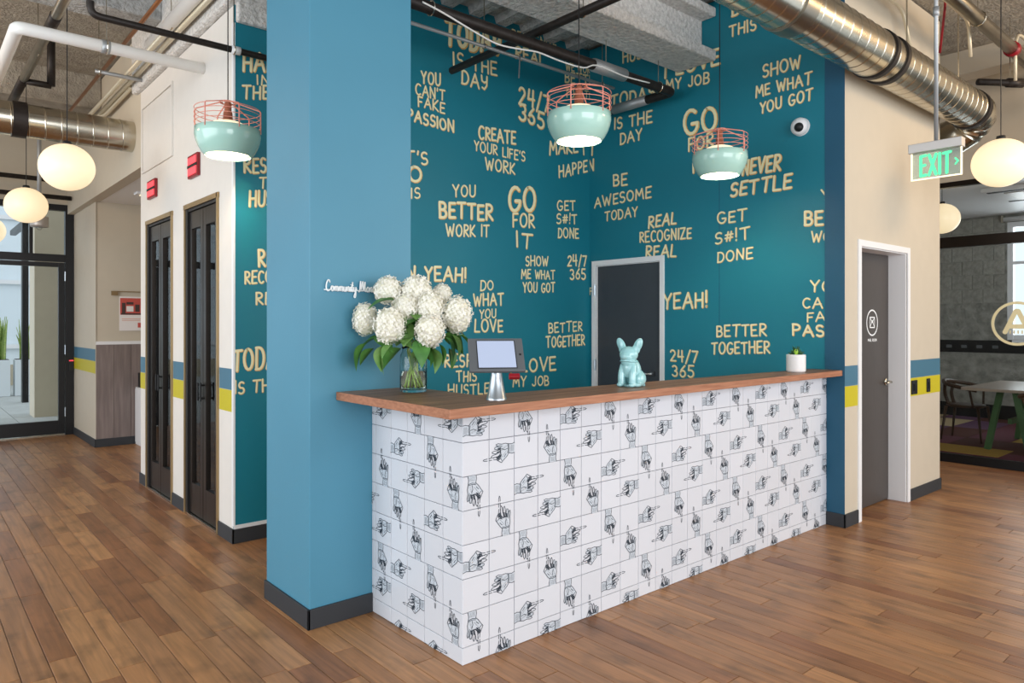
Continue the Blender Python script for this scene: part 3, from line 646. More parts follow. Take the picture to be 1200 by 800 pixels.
# AC cassette on the meeting room ceiling
t = thing('ceiling_cassette', 'white square air conditioning cassette on meeting room ceiling', 'air conditioner', (11.0, 2.4, 3.245))
MB().box((10.5, 1.6, 3.19), (11.6, 3.0, 3.244)).build('body', M['white'], t, bevel=.01)
MB().box((10.7, 1.8, 3.178), (11.4, 2.8, 3.19)).build('grille', M['exit_case'], t); MB().box((10.56, 1.65, 3.182), (10.62, 2.95, 3.19)).box((11.48, 1.65, 3.182), (11.54, 2.95, 3.19)).build('air_slot', M['black'], t)
t = thing('roller_blind', 'rolled white blind above the meeting room window', 'blind', (XR-.06, 2.7, 3.13)); MB().tube([(XR-.06, 1.95, 3.16), (XR-.06, 3.46, 3.16)], .035, 12).build('roll', M['white'], t, smooth=True); MB().box((XR-.1, 3.46, 3.11), (XR-.005, 3.49, 3.22)).build('bracket', M['steel'], t)
# ================================================================== RECEPTION DESK
X0, Y0, ZP = 1.897, 2.54, 1.13
desk = thing('reception_desk', 'reception desk clad in white tiles printed with pointing hands', 'desk', ((X0+XB)/2, Y0+.3, 0))
mb = MB(); mb.box((X0+.006, Y0+.006, 0), (XB-.005, Y0+.10, ZP)); mb.box((X0+.006, Y0+.10, 0), (X0+.10, 3.339, ZP)); mb.build('body', M['grout'], desk)
mb = MB(); mb.box((X0+.1, Y0+.1, .70), (XB-.13, Y0+.75, .74)); mb.box((X0+.1, Y0+.1, 0), (X0+.12, Y0+.75, .70)); mb.box((XB-.16, Y0+.1, 0), (XB-.13, Y0+.75, .70)); mb.build('work_shelf', M['tabletop'], desk)
T = .1520; ZR = [.077+T*k for k in range(-1, 8)]        # row edges
tile_cache = {}
def tile_mesh(w, h, face):
    key = (round(w, 4), round(h, 4), face)
    if key not in tile_cache:
        g = .0014; b = .0015; d = .006; mb = MB()
        P = [(g, 0, g), (w-g, 0, g), (w-g, 0, h-g), (g, 0, h-g)]; Q = [(g+b, -d, g+b), (w-g-b, -d, g+b), (w-g-b, -d, h-g-b), (g+b, -d, h-g-b)]; R_ = [(x_, -d+b, z_) for x_, _, z_ in P]
        vs = P+R_+Q
        fs = [(0, 1, 5, 4), (1, 2, 6, 5), (2, 3, 7, 6), (3, 0, 4, 7), (4, 5, 9, 8), (5, 6, 10, 9), (6, 7, 11, 10), (7, 4, 8, 11), (8, 9, 10, 11)]
        if face == 's': vs = [(y_, -x_, z_) for x_, y_, z_ in vs]     # faces -x, column runs towards -y from its origin
        mb.add(vs, fs); tile_cache[key] = mb.mesh('tile', M['tile'])
    return tile_cache[key]
# front: columns to the right ; side: columns run back (+y)
ncol = int((XB-X0)/T)+1
for c in range(ncol):
    x0 = X0+c*T; x1 = min(x0+T, XB)
    for r in range(8):
        z0 = max(ZR[r], 0); z1 = min(ZR[r+1], ZP)
        if x1-x0 > .01: link('tile', tile_mesh(x1-x0, z1-z0, 'f'), desk, loc=(x0, Y0+.006, z0))
for c in range(6):
    y0 = Y0+c*T; y1 = min(y0+T, 3.339)
    for r in range(8):
        z0 = max(ZR[r], 0); z1 = min(ZR[r+1], ZP)
        if y1-y0 > .01: link('tile', tile_mesh(y1-y0, z1-z0, 's'), desk, loc=(X0+.006, y1, z0))
# ink drawing of a pointing hand, tile units, points right
HO = [[(0, .62), (.1, .64), (.22, .6)], [(.22, .6), (.3, .72), (.42, .84), (.52, .95), (.6, .9), (.72, .9)], [(0, .22), (.12, .26), (.24, .24)], [(.24, .24), (.38, .2), (.52, .22), (.66, .18), (.74, .21), (.7, .27)],
      [(.24, .24), (.21, .42), (.24, .6)], [(.27, .26), (.25, .44), (.28, .6)], [(.7, .9), (.84, .88)], [(.7, .8), (.84, .79)], [(.9, .885), (1.02, .89)], [(.92, .8), (1.02, .81)], [(1.08, .89), (1.18, .885), (1.24, .855), (1.2, .82), (1.08, .81)],
      [(.6, .66), (.72, .7), (.86, .72), (.93, .67), (.88, .62), (.7, .58)], [(.6, .55), (.74, .57), (.86, .55), (.9, .5), (.82, .46), (.62, .44)], [(.56, .42), (.68, .42), (.8, .38), (.79, .32), (.7, .3), (.54, .34)], [(.5, .3), (.6, .26), (.72, .27)],
      [(.56, .78), (.66, .84), (.74, .78), (.66, .72), (.56, .7)], [(.52, .62), (.56, .76), (.5, .88)], [(.28, .42), (.4, .46), (.5, .4)], [(.34, .62), (.42, .74)]]
HD = [[(.55, .66), (.62, .76)], [(.58, .62), (.66, .72)], [(.6, .5), (.7, .52)], [(.56, .38), (.66, .38)], [(.62, .78), (.7, .76)], [(.56, .58), (.58, .4)]]
HH = [[(.03+.03*k, .3), (.04+.03*k, .56)] for k in range(5)]+[[(.3+.045*k, .28+.02*k), (.33+.045*k, .36+.03*k)] for k in range(6)]+[[(.32+.04*k, .5+.05*k), (.37+.04*k, .54+.05*k)] for k in range(5)]
HF = [[(0, .23), (.24, .25), (.5, .24), (.74, .22), (.8, .36), (.6, .4), (.52, .6), (.58, .76), (.5, .93), (.3, .7), (.22, .6), (0, .61)]]
def hand_mesh(kind, face, c3=None):
    mb = MB(); rot = {'R': 0, 'U': 1, 'L': 2, 'D': 3}[kind]
    def tr(p):
        x_, y_ = p[0]-.5, .02+.77*(p[1]-(.09 if p[0] > .69 and p[1] > .77 else 0))-.5
        for _ in range(rot): x_, y_ = -y_, x_
        x_, y_ = (x_+.5)*T, (y_+.5)*T
        return Vector((x_, -.0005, y_)) if face == 'f' else Vector((-.0005, -x_, y_))
    nrm = Vector((0, -1, 0)) if face == 'f' else Vector((-1, 0, 0))
    mb.cur = 1
    for poly in HF: mb.add([tr(p) for p in poly], [tuple(range(len(poly)))])
    mb.cur = 0
    for grp, w_ in ((HO, .0030), (HD, .0062), (HH, .0009)):
        for s_ in grp: ribbon(mb, s_, w_, lambda x_, y_: tr((x_, y_)), .0005, nrm)
    return mb.mesh('hand_print', [M['ink'], M['ink_grey']])
hm = {(k, f): hand_mesh(k, f) for k in 'RULD' for f in 'fs'}
def put_hand(kind, face, loc, cl_):
    me = hm[(kind, face)]
    ext = .3*T; need = [c_ for c_ in cl_ if c_[2](loc)]
    if need:
        me = me.copy()
        for co, no, _ in need: clip(me, Vector(co)-Vector(loc), Vector(no))
        if not len(me.polygons): return
    link('hand_print', me, desk, loc=loc)
CLF = [((0, 0, .001), (0, 0, -1), lambda l: l[2] < .31*T), ((0, 0, ZP), (0, 0, 1), lambda l: l[2]+1.3*T > ZP), ((XB-.001, 0, 0), (1, 0, 0), lambda l: l[0]+1.3*T > XB), ((X0, 0, 0), (-1, 0, 0), lambda l: l[0] < X0+.3*T)]
for rt in range(8):          # row counted from the top
    zr = ZR[7-rt]
    for c in range(ncol):
        kind = None
        if rt % 2 == 0 and c % 2 == 0: kind = 'R' if (c//2+rt//2) % 2 == 0 else 'D'
        if rt % 2 == 1 and c % 2 == 1: kind = 'L' if ((c-1)//2+(rt-1)//2) % 2 == 0 else 'U'
        if kind: put_hand(kind, 'f', (X0+c*T, Y0, zr), CLF)
CLS = [((0, 0, .001), (0, 0, -1), lambda l: l[2] < .31*T), ((0, 0, ZP), (0, 0, 1), lambda l: l[2]+1.3*T > ZP), ((0, 3.339, 0), (0, 1, 0), lambda l: l[1]+.3*T > 3.339), ((0, Y0, 0), (0, -1, 0), lambda l: l[1]-1.3*T < Y0)]
SIDE = {(0, 0): 'L', (0, 2): 'U', (0, 4): 'L', (1, 3): 'R', (1, 1): 'D', (2, 0): 'U', (2, 2): 'L', (2, 4): 'U', (3, 3): 'D', (3, 1): 'R', (3, 5): 'R', (4, 0): 'L', (4, 2): 'U', (4, 4): 'L',
        (5, 3): 'R', (5, 1): 'D', (5, 4): 'D', (6, 0): 'U', (6, 2): 'L', (6, 4): 'L', (7, 1): 'R', (7, 3): 'R'}
for (rt, c), kind in SIDE.items(): put_hand(kind, 's', (X0, Y0+(c+1)*T, ZR[7-rt]), CLS)
# countertop
ZT = 1.172
ct = thing('countertop', 'walnut block countertop resting on the tiled reception desk', 'countertop', (3.5, 2.5, ZP))
poly = [(1.69, 2.35), (XB-.002, 2.418), (XB-.002, 2.655), (2.135, 2.735), (2.135, 3.338), (1.69, 3.338)]
mb = MB(); n = len(poly); mb.add([(x_, y_, ZP) for x_, y_ in poly]+[(x_, y_, ZT) for x_, y_ in poly], []); mb.cur = 0; mb.face(list(range(n, 2*n))); mb.face(list(range(n-1, -1, -1))); mb.cur = 1
for i in range(n): mb.face([i, (i+1) % n, n+(i+1) % n, n+i])
mb.build('slab', [M['counter'], M['counter_edge']], ct, bevel=.003)
# ================================================================== LETTERING
pA = lambda u, v: ony(u, v, YA); pB = lambda u, v: onx(u, v, XB)
cA = ((Vector((XB-.002, 0, 0)), Vector((1, 0, 0))), (Vector((XL+.01, 0, 0)), Vector((-1, 0, 0)))); cB = ((Vector((0, 2.556, 0)), Vector((0, -1, 0))), (Vector((0, YA-.002, 0)), Vector((0, 1, 0))))
random.seed(5)
PA = [
 [('TODAy', 522, 52, 586, 64, 27, 1.1), ('IS THE', 531, 76, 582, 89, 15), ('DAy', 541, 98, 571, 106, 15)],
 [('YOU', 494, 97, 516, 100, 14), ("CAN'T", 487, 110, 521, 118, 12), ('FAKE', 490, 124, 521, 133, 12), ('PASSION', 477, 140, 532, 155, 13, 1.15)],
 [('CREATE', 561, 162, 604, 169, 14, 1.1), ("YOUR LIFE'S", 556, 176, 615, 189, 11), ('WORK', 569, 198, 603, 204, 13)],
 [('24/7', 608, 121, 643, 132, 19), ('365', 608, 140, 637, 151, 18, 1.1)],
 [("LET'S", 452, 191, 501, 193, 15), ('DO', 462, 212, 494, 213, 17, 1.2), ('THIS', 460, 231, 492, 232, 12)],
 [('YOU', 531, 230, 557, 230, 13), ('BETTER', 515, 254, 577, 258, 17, 1.2), ('WORK IT', 523, 276, 573, 277, 13)],
 [('GO', 596, 247, 627, 247, 28), ('FOR', 601, 265, 626, 266, 15), ('IT', 605, 289, 623, 291, 17)],
 [('MAKE', 644, 181, 677, 178, 15), ('I', 682, 181, 686, 181, 13), ('HAPPE', 655, 208, 688, 201, 13)],
 [('RECOGNIZE', 600, 46, 652, 59, 11), ('REAL', 604, 67, 638, 78, 13, 1.15)],
 [('WE WORK', 663, 82, 696, 87, 9), ('BETTER', 662, 96, 702, 102, 12), ('TOGETHER', 662, 113, 704, 118, 10)],
 [('GET', 653, 246, 674, 246, 11), ('S#!T', 652, 262, 676, 262, 11), ('DONE', 654, 278, 678, 279, 11)],
 [('SHOW', 616, 311, 642, 311, 11), ('ME WHAT', 611, 326, 650, 327, 10), ('YOU GOT', 613, 342, 650, 342, 11)],
 [('24/7', 665, 311, 687, 311, 12), ('365', 668, 327, 686, 327, 12)],
 [('N YEAH!', 477, 327, 546, 330, 16, 1.1)],
 [('DO', 563, 340, 578, 339, 11), ('WHAT', 555, 358, 590, 357, 14), ('YOU', 562, 373, 581, 372, 10), ('LOVE', 556, 389, 589, 388, 14)],
 [('BETTER', 643, 390, 682, 387, 11), ('TOGETHER', 640, 407, 685, 404, 12)],
 [('RESPECT', 521, 430, 579, 428, 14), ('THIS', 535, 447, 558, 446, 12), ('HUSTLE', 525, 463, 573, 461, 12)],
 [('I LOVE', 598, 436, 651, 433, 15), ('MY JOB', 601, 453, 643, 451, 11)],
 [('HANG', 285, 83, 336, 86, 20), ('IN', 301, 99, 316, 100, 11), ('THERE', 284, 115, 336, 117, 15)],
 [('RESPECT', 286, 202, 350, 202, 17), ('THIS', 304, 220, 334, 220, 12), ('HUSTLE', 292, 242, 345, 241, 17)],
 [('REAL', 303, 312, 342, 310, 19), ('RECOGNIZE', 287, 332, 353, 330, 14), ('REAL', 300, 357, 340, 355, 14)],
 [('TODAY', 273, 434, 334, 430, 24, .9), ('IS THE', 275, 461, 325, 458, 14)],
]
NA = ['TODAY IS THE DAY near the ceiling', 'YOU CAN\'T FAKE PASSION', 'CREATE YOUR LIFE\'S WORK', '24/7 365 left of the middle lamp', 'LET\'S DO THIS beside the column', 'YOU BETTER WORK IT', 'GO FOR IT large', 'MAKE IT HAPPEN',
      'REAL RECOGNIZE REAL behind pipes', 'WE WORK BETTER TOGETHER behind the middle lamp cage', 'GET S#!T DONE small', 'SHOW ME WHAT YOU GOT small', '24/7 365 small', 'YEAH above flowers', 'DO WHAT YOU LOVE', 'BETTER TOGETHER', 'RESPECT THIS HUSTLE behind vase', 'I LOVE MY JOB behind tablet',
      'HANG IN THERE left of column', 'RESPECT THIS HUSTLE left of column', 'REAL RECOGNIZE REAL left of column', 'TODAY IS THE DAY left of column']
for ls, nm in zip(PA, NA): phrase(wb, pA, ls, 'cream hand lettering '+nm, cA)
PB = [
 [('THIS', 738, 53, 760, 48, 9), ('HUSTLE', 730, 74, 775, 62, 13)],
 [('I LOVE', 779, 91, 843, 75, 17, 1.1), ('MY JOB', 781, 106, 831, 97, 12)],
 [('TODAy', 716, 127, 767, 115, 15), ('IS THE', 720, 151, 764, 143, 13), ('DAY', 727, 169, 752, 163, 12)],
 [('BE', 719, 218, 735, 216, 13), ('AWESOME', 697, 243, 763, 231, 12), ('TODAY', 709, 259, 747, 253, 11)],
 [('GO', 802, 158, 840, 151, 27), ('FOR', 807, 177, 836, 171, 15), ('IT', 812, 203, 829, 201, 16)],
 [('DO', 858, 19, 885, 11, 18), ('THIS', 855, 43, 886, 35, 13)],
 [('SHOW', 894, 91, 938, 79, 14), ('ME WHAT', 886, 114, 951, 98, 13), ('YOU GOT', 891, 133, 952, 117, 13)],
 [('NEVER', 870, 205, 914, 199, 17, 1.15, .1), ('SETTLE', 856, 230, 927, 220, 16, 1.15, .1)],
 [('REAL', 760, 267, 792, 262, 13, 1.1, .1), ('RECOGNIZE', 750, 284, 810, 279, 12), ('REAL', 757, 302, 792, 300, 13, 1.1, .1)],
 [('GET', 841, 262, 875, 258, 13), ('S#!T', 838, 286, 879, 279, 13), ('DONE', 841, 307, 882, 302, 12)],
 [('YEAH!', 778, 362, 829, 359, 17)],
 [('BETTER', 840, 394, 898, 393, 13), ('TOGETHER', 834, 415, 902, 413, 13)],
 [('24/7', 786, 422, 817, 425, 13), ('365', 788, 440, 813, 442, 13)],
 [('YOU', 950, 342, 990, 341, 13), ("CAN'T", 941, 361, 996, 360, 12), ('FAKE', 946, 377, 991, 376, 11), ('PASSION', 929, 392, 1017, 398, 13, 1.2)],
 [('YOU', 963, 235, 1000, 234, 13), ('BETTER', 943, 264, 1020, 262, 16, 1.15), ('WORK', 951, 283, 995, 282, 12)],
 [('IT', 688, 182, 697, 182, 13), ('N', 690, 200, 696, 199, 13)],
 [('F', 691, 345, 694, 345, 8)],
]
NB = ['RESPECT THIS HUSTLE near the beam', 'I LOVE MY JOB', 'TODAY IS THE DAY behind pipe elbow', 'BE AWESOME TODAY', 'GO FOR IT behind the right lamp', 'DO THIS below the duct', 'SHOW ME WHAT YOU GOT large', 'NEVER SETTLE', 'REAL RECOGNIZE REAL over the door', 'GET S#!T DONE large',
      'YEAH beside the door', 'BETTER TOGETHER', '24/7 365 right of the door', 'YOU CAN\'T FAKE PASSION cut off by the blue strip', 'YOU BETTER WORK cut off by the blue strip', 'end of MAKE IT HAPPEN past the corner', 'stray letter beside door hinge']
for ls, nm in zip(PB, NB): phrase(wr, pB, ls, 'cream hand lettering '+nm, cB)
# raised script sign on the column
def script(txt_strokes, place, r): pass
sg = thing('script_sign', 'white raised script sign reading Community Managers on blue column', 'sign', (1.8, 3.338, 1.66))
LC = {
 'C': (.75, [[(.62, .8), (.5, 1.05), (.28, 1.0), (.08, .6), (.1, .15), (.32, 0), (.6, .12), (.8, .3)]]),
 'M': (1.25, [[(0, .1), (.15, 0), (.3, .95), (.34, 1), (.38, .3), (.42, .25), (.62, .95), (.7, .98), (.74, .2), (.8, .2), (.98, .9), (1.02, .95), (1.02, .2), (1.12, .02), (1.3, .25)]]),
 'o': (.45, [[(0, .3), (.1, .45), (.28, .48), (.12, .35), (.1, .1), (.25, 0), (.38, .15), (.35, .4), (.25, .46), (.5, .34)]]),
 'm': (.7, [[(0, .3), (.1, .46), (.12, 0)], [(.12, .25), (.25, .46), (.33, .4), (.34, 0)], [(.34, .25), (.48, .46), (.56, .4), (.57, .08), (.62, 0), (.75, .3)]]),
 'u': (.5, [[(0, .3), (.08, .46), (.1, .1), (.18, 0), (.32, .1), (.38, .46)], [(.38, .46), (.38, .06), (.44, 0), (.54, .3)]]),
 'n': (.5, [[(0, .3), (.1, .46), (.12, 0)], [(.12, .25), (.26, .46), (.35, .4), (.36, .08), (.42, 0), (.54, .3)]]),
 'i': (.25, [[(0, .3), (.1, .46), (.1, .06), (.16, 0), (.28, .3)], [(.13, .66), (.15, .7)]]),
 't': (.3, [[(0, .3), (.2, .95), (.12, .5), (.12, .05), (.2, 0), (.34, .3)], [(0, .58), (.3, .62)]]),
 'y': (.5, [[(0, .3), (.08, .46), (.1, .1), (.18, 0), (.34, .12), (.4, .46)], [(.4, .46), (.36, -.4), (.22, -.6), (.12, -.42), (.54, .3)]]),
 'a': (.48, [[(.36, .42), (.2, .48), (.06, .3), (.08, .05), (.22, 0), (.36, .2), (.38, .46), (.38, .06), (.44, 0), (.52, .3)]]),
 'g': (.48, [[(.36, .42), (.2, .48), (.06, .3), (.08, .05), (.22, 0), (.36, .2), (.38, .46)], [(.38, .46), (.34, -.4), (.22, -.6), (.1, -.42), (.52, .3)]]),
 'e': (.42, [[(0, .2), (.28, .3), (.24, .47), (.08, .4), (.06, .1), (.2, 0), (.46, .3)]]),
 'r': (.36, [[(0, .3), (.1, .5), (.12, .42), (.28, .42), (.26, .05), (.32, 0), (.4, .3)]]),
 's': (.4, [[(0, .3), (.2, .5), (.22, .3), (.28, .1), (.15, 0), (.02, .08)]]), ' ': (.3, [])}
a = ony(381.5, 340.5, 3.33); xw = 0; tot = sum(LC[c][0] for c in 'Community Managers'); Wd = .345; H_ = .052
for ch in 'Community Managers':
    w_, st = LC[ch]
    if st:
        mb = MB()
        for s_ in st:
            pts = [Vector((a.x+(xw+p[0])/tot*Wd, 3.327, a.z+p[1]*H_)) for p in s_]
            mb.tube(bez(pts, 3) if len(pts) > 2 else pts, .0036, 5)
        mb.build('letter', M['white_letter'], sg, smooth=True)
    xw += w_
MB().box((a.x-.005, 3.331, a.z+.003), (a.x+Wd+.01, 3.3395, a.z+.009)).build('mounting_bar', M['white_letter'], sg)
# ================================================================== LAMPS
pend = thing('pendant_lamp', '', 'lamp', (0, 0, 0), 'mint cage pendants')
R0 = .2
prof = [(.140, .0), (.158, .02), (.178, .055), (.192, .09), (.2, .125), (.2, .17), (.194, .172), (.193, .125), (.185, .09), (.171, .055), (.152, .02), (.136, .003), (.140, .0)]
MB().lathe(prof, n=48).build('lamp_shade', M['mint'], pend, smooth=True, local=True)
MB().lathe([(0, .228), (.05, .225), (.09, .212), (.125, .19), (.155, .16), (.168, .12), (.150, .06), (.138, .022)], n=40).build('diffuser', M['lit_dome'], pend, smooth=True, local=True)
mb = MB()
for z in (.205, .235, .265, .295): mb.tube([(R0*cos(2*pi*k/40), R0*sin(2*pi*k/40), z) for k in range(41)], .0023, 6, cap=False)
for k in range(6):
    a_ = 2*pi*(k+.5)/6; c_, s_ = cos(a_), sin(a_); mb.tube([(R0*c_, R0*s_, .15), (R0*c_, R0*s_, .29), (R0*.96*c_, R0*.96*s_, .30), (.05*c_, .05*s_, .345), (.03*c_, .03*s_, .345)], .004, 6)
mb.tube([(.05*cos(2*pi*k/16), .05*sin(2*pi*k/16), .345) for k in range(17)], .004, 6, cap=False); mb.build('cage', M['wire'], pend, smooth=True, local=True)
MB().lathe([(0, .222), (.045, .222), (.045, .228), (.03, .234), (.028, .28), (.022, .29), (.022, .34), (.012, .355), (0, .355)], n=20).build('socket', M['socket'], pend, smooth=True, local=True)
MB().tube([(0, 0, .35), (0, 0, 1.725)], .0035, 6).build('cord', M['black'], pend, local=True)
PP = [((1.60, 4.65, 2.59), 'mint pendant lamp hanging left of the blue column'), ((3.22, 3.10, 2.655), 'middle mint pendant lamp above the desk, nearest the vase'), ((4.63, 3.01, 2.615), 'mint pendant lamp above the right half of desk')]
for i, (p, lab) in enumerate(PP):
    o = pend if i == 0 else copy_tree(pend); o.location = p; o['label'] = lab
    lamp_light('pendant_bulb', (p[0], p[1], p[2]+.11), 16, .035, (1, .88, .70))
gl = thing('globe_lamp', '', 'lamp', (0, 0, 0), 'opal globe pendants')
MB().sphere((0, 0, 0), .2, 40, 24, (1, 1, .93)).build('globe', M['globe'], gl, smooth=True, local=True)
MB().lathe([(0, .21), (.03, .21), (.035, .18), (0, .18)], n=16).build('cap', M['black'], gl, smooth=True, local=True)
MB().tube([(0, 0, .2), (0, 0, 1.52)], .004, 6).build('cord', M['black'], gl, local=True)
rg = Vector((0, 0, 0)); fw_, r_g = 5.57, (1173-600)/FPX*5.57; g1 = (r_g*sin(AR)+fw_*cos(AR), -r_g*cos(AR)+fw_*sin(AR), 2.775)
fw_, r_g = 8.9, (1104-600)/FPX*8.9; g2 = (r_g*sin(AR)+fw_*cos(AR), -r_g*cos(AR)+fw_*sin(AR), 2.83)
GP = [((1.03, 6.70, 2.78), 'large opal globe lamp nearest the glazed booth doors'), ((1.03, 9.13, 2.78), 'second opal globe lamp, between booths and entrance'), ((.92, 11.93, 2.78), 'opal globe lamp seen through the entrance transom'),
      (g1, 'opal globe lamp hanging right of the exit sign'), (g2, 'opal globe lamp inside the glazed meeting room')]
for i, (p, lab) in enumerate(GP):
    o = gl if i == 0 else copy_tree(gl); o.location = p; o['label'] = lab
    if i > 0 and i in (2, 4):
        for ch in o.children:
            if ch.name.startswith('cord'): ch.scale = (1, 1, .24 if i == 4 else 1)
            if ch.name.startswith('cord') and i == 4: ch.location.z = .155
# ================================================================== SERVICES UNDER THE CEILING
def spiral_duct(name, label, x0, x1, y, z, R, sleeves, end=None, n=36):
    t = thing(name, label, 'duct', ((x0+x1)/2, y, z))
    mb = MB(); L_ = x1-x0; k = int(L_/.012); vs = []
    prof = []; i = 0; xx = x0
    while xx < x1: prof += [(xx, R), (xx+.112, R), (xx+.116, R+.003), (xx+.121, R+.003), (xx+.125, R)]; xx += .127
    prof = [(min(p, x1), q) for p, q in prof]; o_ = len(mb.v)
    for p, q in prof:
        for a in range(n): sh = .055*a/n; mb.v.append((min(p+sh, x1), y+q*cos(2*pi*a/n), z+q*sin(2*pi*a/n)))
    for i in range(len(prof)-1):
        for a in range(n-1): mb.face([o_+i*n+a, o_+(i+1)*n+a, o_+(i+1)*n+(a+1) % n, o_+i*n+(a+1) % n])
        mb.face([o_+i*n+n-1, o_+(i+1)*n+n-1, o_+(i+1)*n, o_+i*n])
    smooth_by_angle(mb.build('spiral_tube', M['steel'], t), 35)
    for s0, s1, mm in sleeves:
        mb = MB(); mb.v += []; 
        mb.tube([(s0, y, z), (s1, y, z)], R+.012, n, cap=True); smooth_by_angle(mb.build('collar', mm, t), 50)
    return t
YD, ZD, RD = 2.2, 3.47, .165
dr = spiral_duct('spiral_duct', 'large galvanised spiral duct above brown door running to the right', 2.6, 7.45, YD, ZD, RD, ((4.05, 4.2, M['pipe_chrome']), (5.33, 5.38, M['pipe_dark']), (5.52, 5.57, M['pipe_dark']), (7.36, 7.42, M['pipe_dark'])))
pts = bez([(7.44, YD, ZD), (7.58, YD+.01, ZD-.02), (7.66, YD+.08, ZD-.08), (7.68, YD+.2, ZD-.15), (7.68, YD+.5, ZD-.2)], 5)
smooth_by_angle(MB().tube(pts, RD, 32, rr=[RD+.008*(i % 3 == 0) for i in range(len(pts))]).build('elbow', M['steel'], dr), 30)
mb = MB()
for xx in (4.3, 5.95, 7.1):
    mb.tube([(xx, YD-.0, ZD+RD), (xx, YD, 4.32)], .006, 6)
mb.build('hanger_rod', M['steel'], dr)
spiral_duct('spiral_duct', 'smaller galvanised spiral duct entering the left bulkhead behind globe lamps', -3.2, 1.76, 7.8, 3.365, .15, ((.77, .88, M['pipe_dark']),))
def pipe(name, label, pts, r, m, cat='pipe', hangers=(), fit=(), n=12):
    t = thing(name, label, cat, tuple(pts[0]))
    MB().tube(pts, r, n).build('tube', m, t, smooth=True)
    if hangers:
        mb = MB()
        for h in hangers:
            h = Vector(h); mb.tube([(h.x, h.y, h.z+r), (h.x, h.y, 4.32)], .004, 5)
            mb.tube([(h.x+(r+.006)*cos(a)*0, h.y+(r+.006)*cos(a), h.z+(r+.006)*sin(a)) for a in [2*pi*k/12 for k in range(13)]], .005, 5)
        mb.build('hanger', M['steel'], t)
    for (a, b, rr, fm_) in fit: MB().tube([a, b], rr, n).build('coupling', fm_, t, smooth=True)
    return t
zb = 3.37; bl = onz(118, 20, zb); br_ = onz(311, 68, zb)
pipe('sprinkler_pipe', 'black sprinkler pipe crossing before the booth wall', elbow((bl.x-.055, bl.y, 4.3), (bl.x-.055, bl.y, zb), (2.9, bl.y, zb), 0, .055), .022, M['pipe_dark'], hangers=[(1.72, bl.y, zb)], fit=[((bl.x-.055, bl.y, zb+.08), (bl.x-.055, bl.y, zb+.14), .035, M['sleeve']), ((1.7, bl.y, zb), (1.76, bl.y, zb), .028, M['white'])])
wp0 = Vector((.585, 5.62, 3.45)); 
pipe('white_pipe', 'thick white pipe with elbow below the left ceiling', elbow((XL-.002, 5.62, 3.45), (.585, 5.62, 3.45), (.585, 7.3, 3.45), 0, .05), .042, M['plaster_white'], hangers=[(1.1, 5.62, 3.45)], fit=[((1.07, 5.62, 3.45), (1.12, 5.62, 3.45), .047, M['sleeve'])])
w0 = onz(245, 0, 3.85)
pipe('white_pipe', 'white jacketed pipe running diagonally along the booth wall top', [(1.60, 3.0, 3.85), (1.60, 6.5, 3.85)], .05, M['plaster_white'], hangers=[(1.6, 5.9, 3.85)])
pipe('conduit', 'left one of two cream conduits beyond the white jacketed pipe', elbow((1.585, 6.0, 3.80), (1.585, 9.1, 3.80), (1.585, 9.1, 3.5), 0, .1), .02, M['conduit'])
pipe('conduit', 'right one of two cream conduits beyond the white jacketed pipe', [(1.655, 4.0, 3.80), (1.655, 9.4, 3.80)], .02, M['conduit'])
c0 = onz(60, 128, 3.78)
pipe('conduit', 'cream conduit bending above the left spiral duct', elbow((-1.5, 8.95, 3.78), (1.70, 8.95, 3.78), (1.70, 7.6, 3.80), 0, .3), .022, M['conduit'])
pipe('copper_pipe', 'slim copper pipe under the left concrete ceiling', [(1.455, 3.5, 3.9), (1.455, 9.3, 3.9)], .016, M['copper'])
pipe('steel_pipe', 'grey steel pipe with dark couplings under left ceiling', [(.884, 3.5, 3.8), (.884, 9.1, 3.8)], .036, M['pipe_chrome'], hangers=[(.884, 7.1, 3.8)], fit=[((.884, 8.0, 3.8), (.884, 9.1, 3.8), .04, M['pipe_dark']), ((.884, 6.2, 3.8), (.884, 6.5, 3.8), .041, M['pipe_dark'])])
pipe('drop_pipe', 'short black pipe dropping from the left ceiling', [(1.10, 8.0, 4.3), (1.10, 8.0, 3.78)], .035, M['pipe_dark'], fit=[((1.10, 8.0, 3.78), (.9, 8.0, 3.78), .03, M['pipe_dark'])])
pipe('pipe_strut', 'small steel strut carrying the cream conduits', [(1.32, 7.2, 3.76), (1.74, 7.2, 3.76)], .018, M['sleeve'], 'strut', hangers=[(1.35, 7.2, 3.76), (1.72, 7.2, 3.76)])
# alcove pipes
Z1 = 3.55; e0 = onz(788, 108, Z1); e1 = onz(697, 133, Z1)
pipe('sprinkler_pipe', 'dark iron pipe with elbow crossing the alcove ceiling', elbow((1.2, e0.y, Z1), (e0.x, e0.y, Z1), (e0.x, YA-.005, Z1), 0, .06), .04, M['pipe_dark'], hangers=[(4.28, e0.y, Z1), (4.95, e0.y, Z1), (2.6, e0.y, Z1)],
     fit=[((4.13, e0.y, Z1), (4.5, e0.y, Z1), .052, M['sleeve']), ((e0.x, 4.1, Z1), (e0.x, 4.5, Z1), .045, M['sleeve'])])
pipe('sprinkler_pipe', 'dark iron pipe running front to back across the alcove', [(3.52, 2.5, 3.63), (3.50, 4.84, 3.63)], .03, M['pipe_dark'], hangers=[(3.52, 3.35, 3.63)])
pipe('steel_pipe', 'slim grey conduit behind the dark alcove pipe', [(2.6, 4.15, 3.58), (4.75, 4.15, 3.58)], .013, M['sleeve'], hangers=[(3.3, 4.15, 3.58), (4.6, 4.15, 3.58)])
cb_ = [onz(u, v, Z1+.0) for u, v in ((494, 2), (515, 14), (540, 32), (560, 44), (590, 51), (615, 56), (640, 66), (668, 74), (695, 75), (725, 87), (758, 96))]
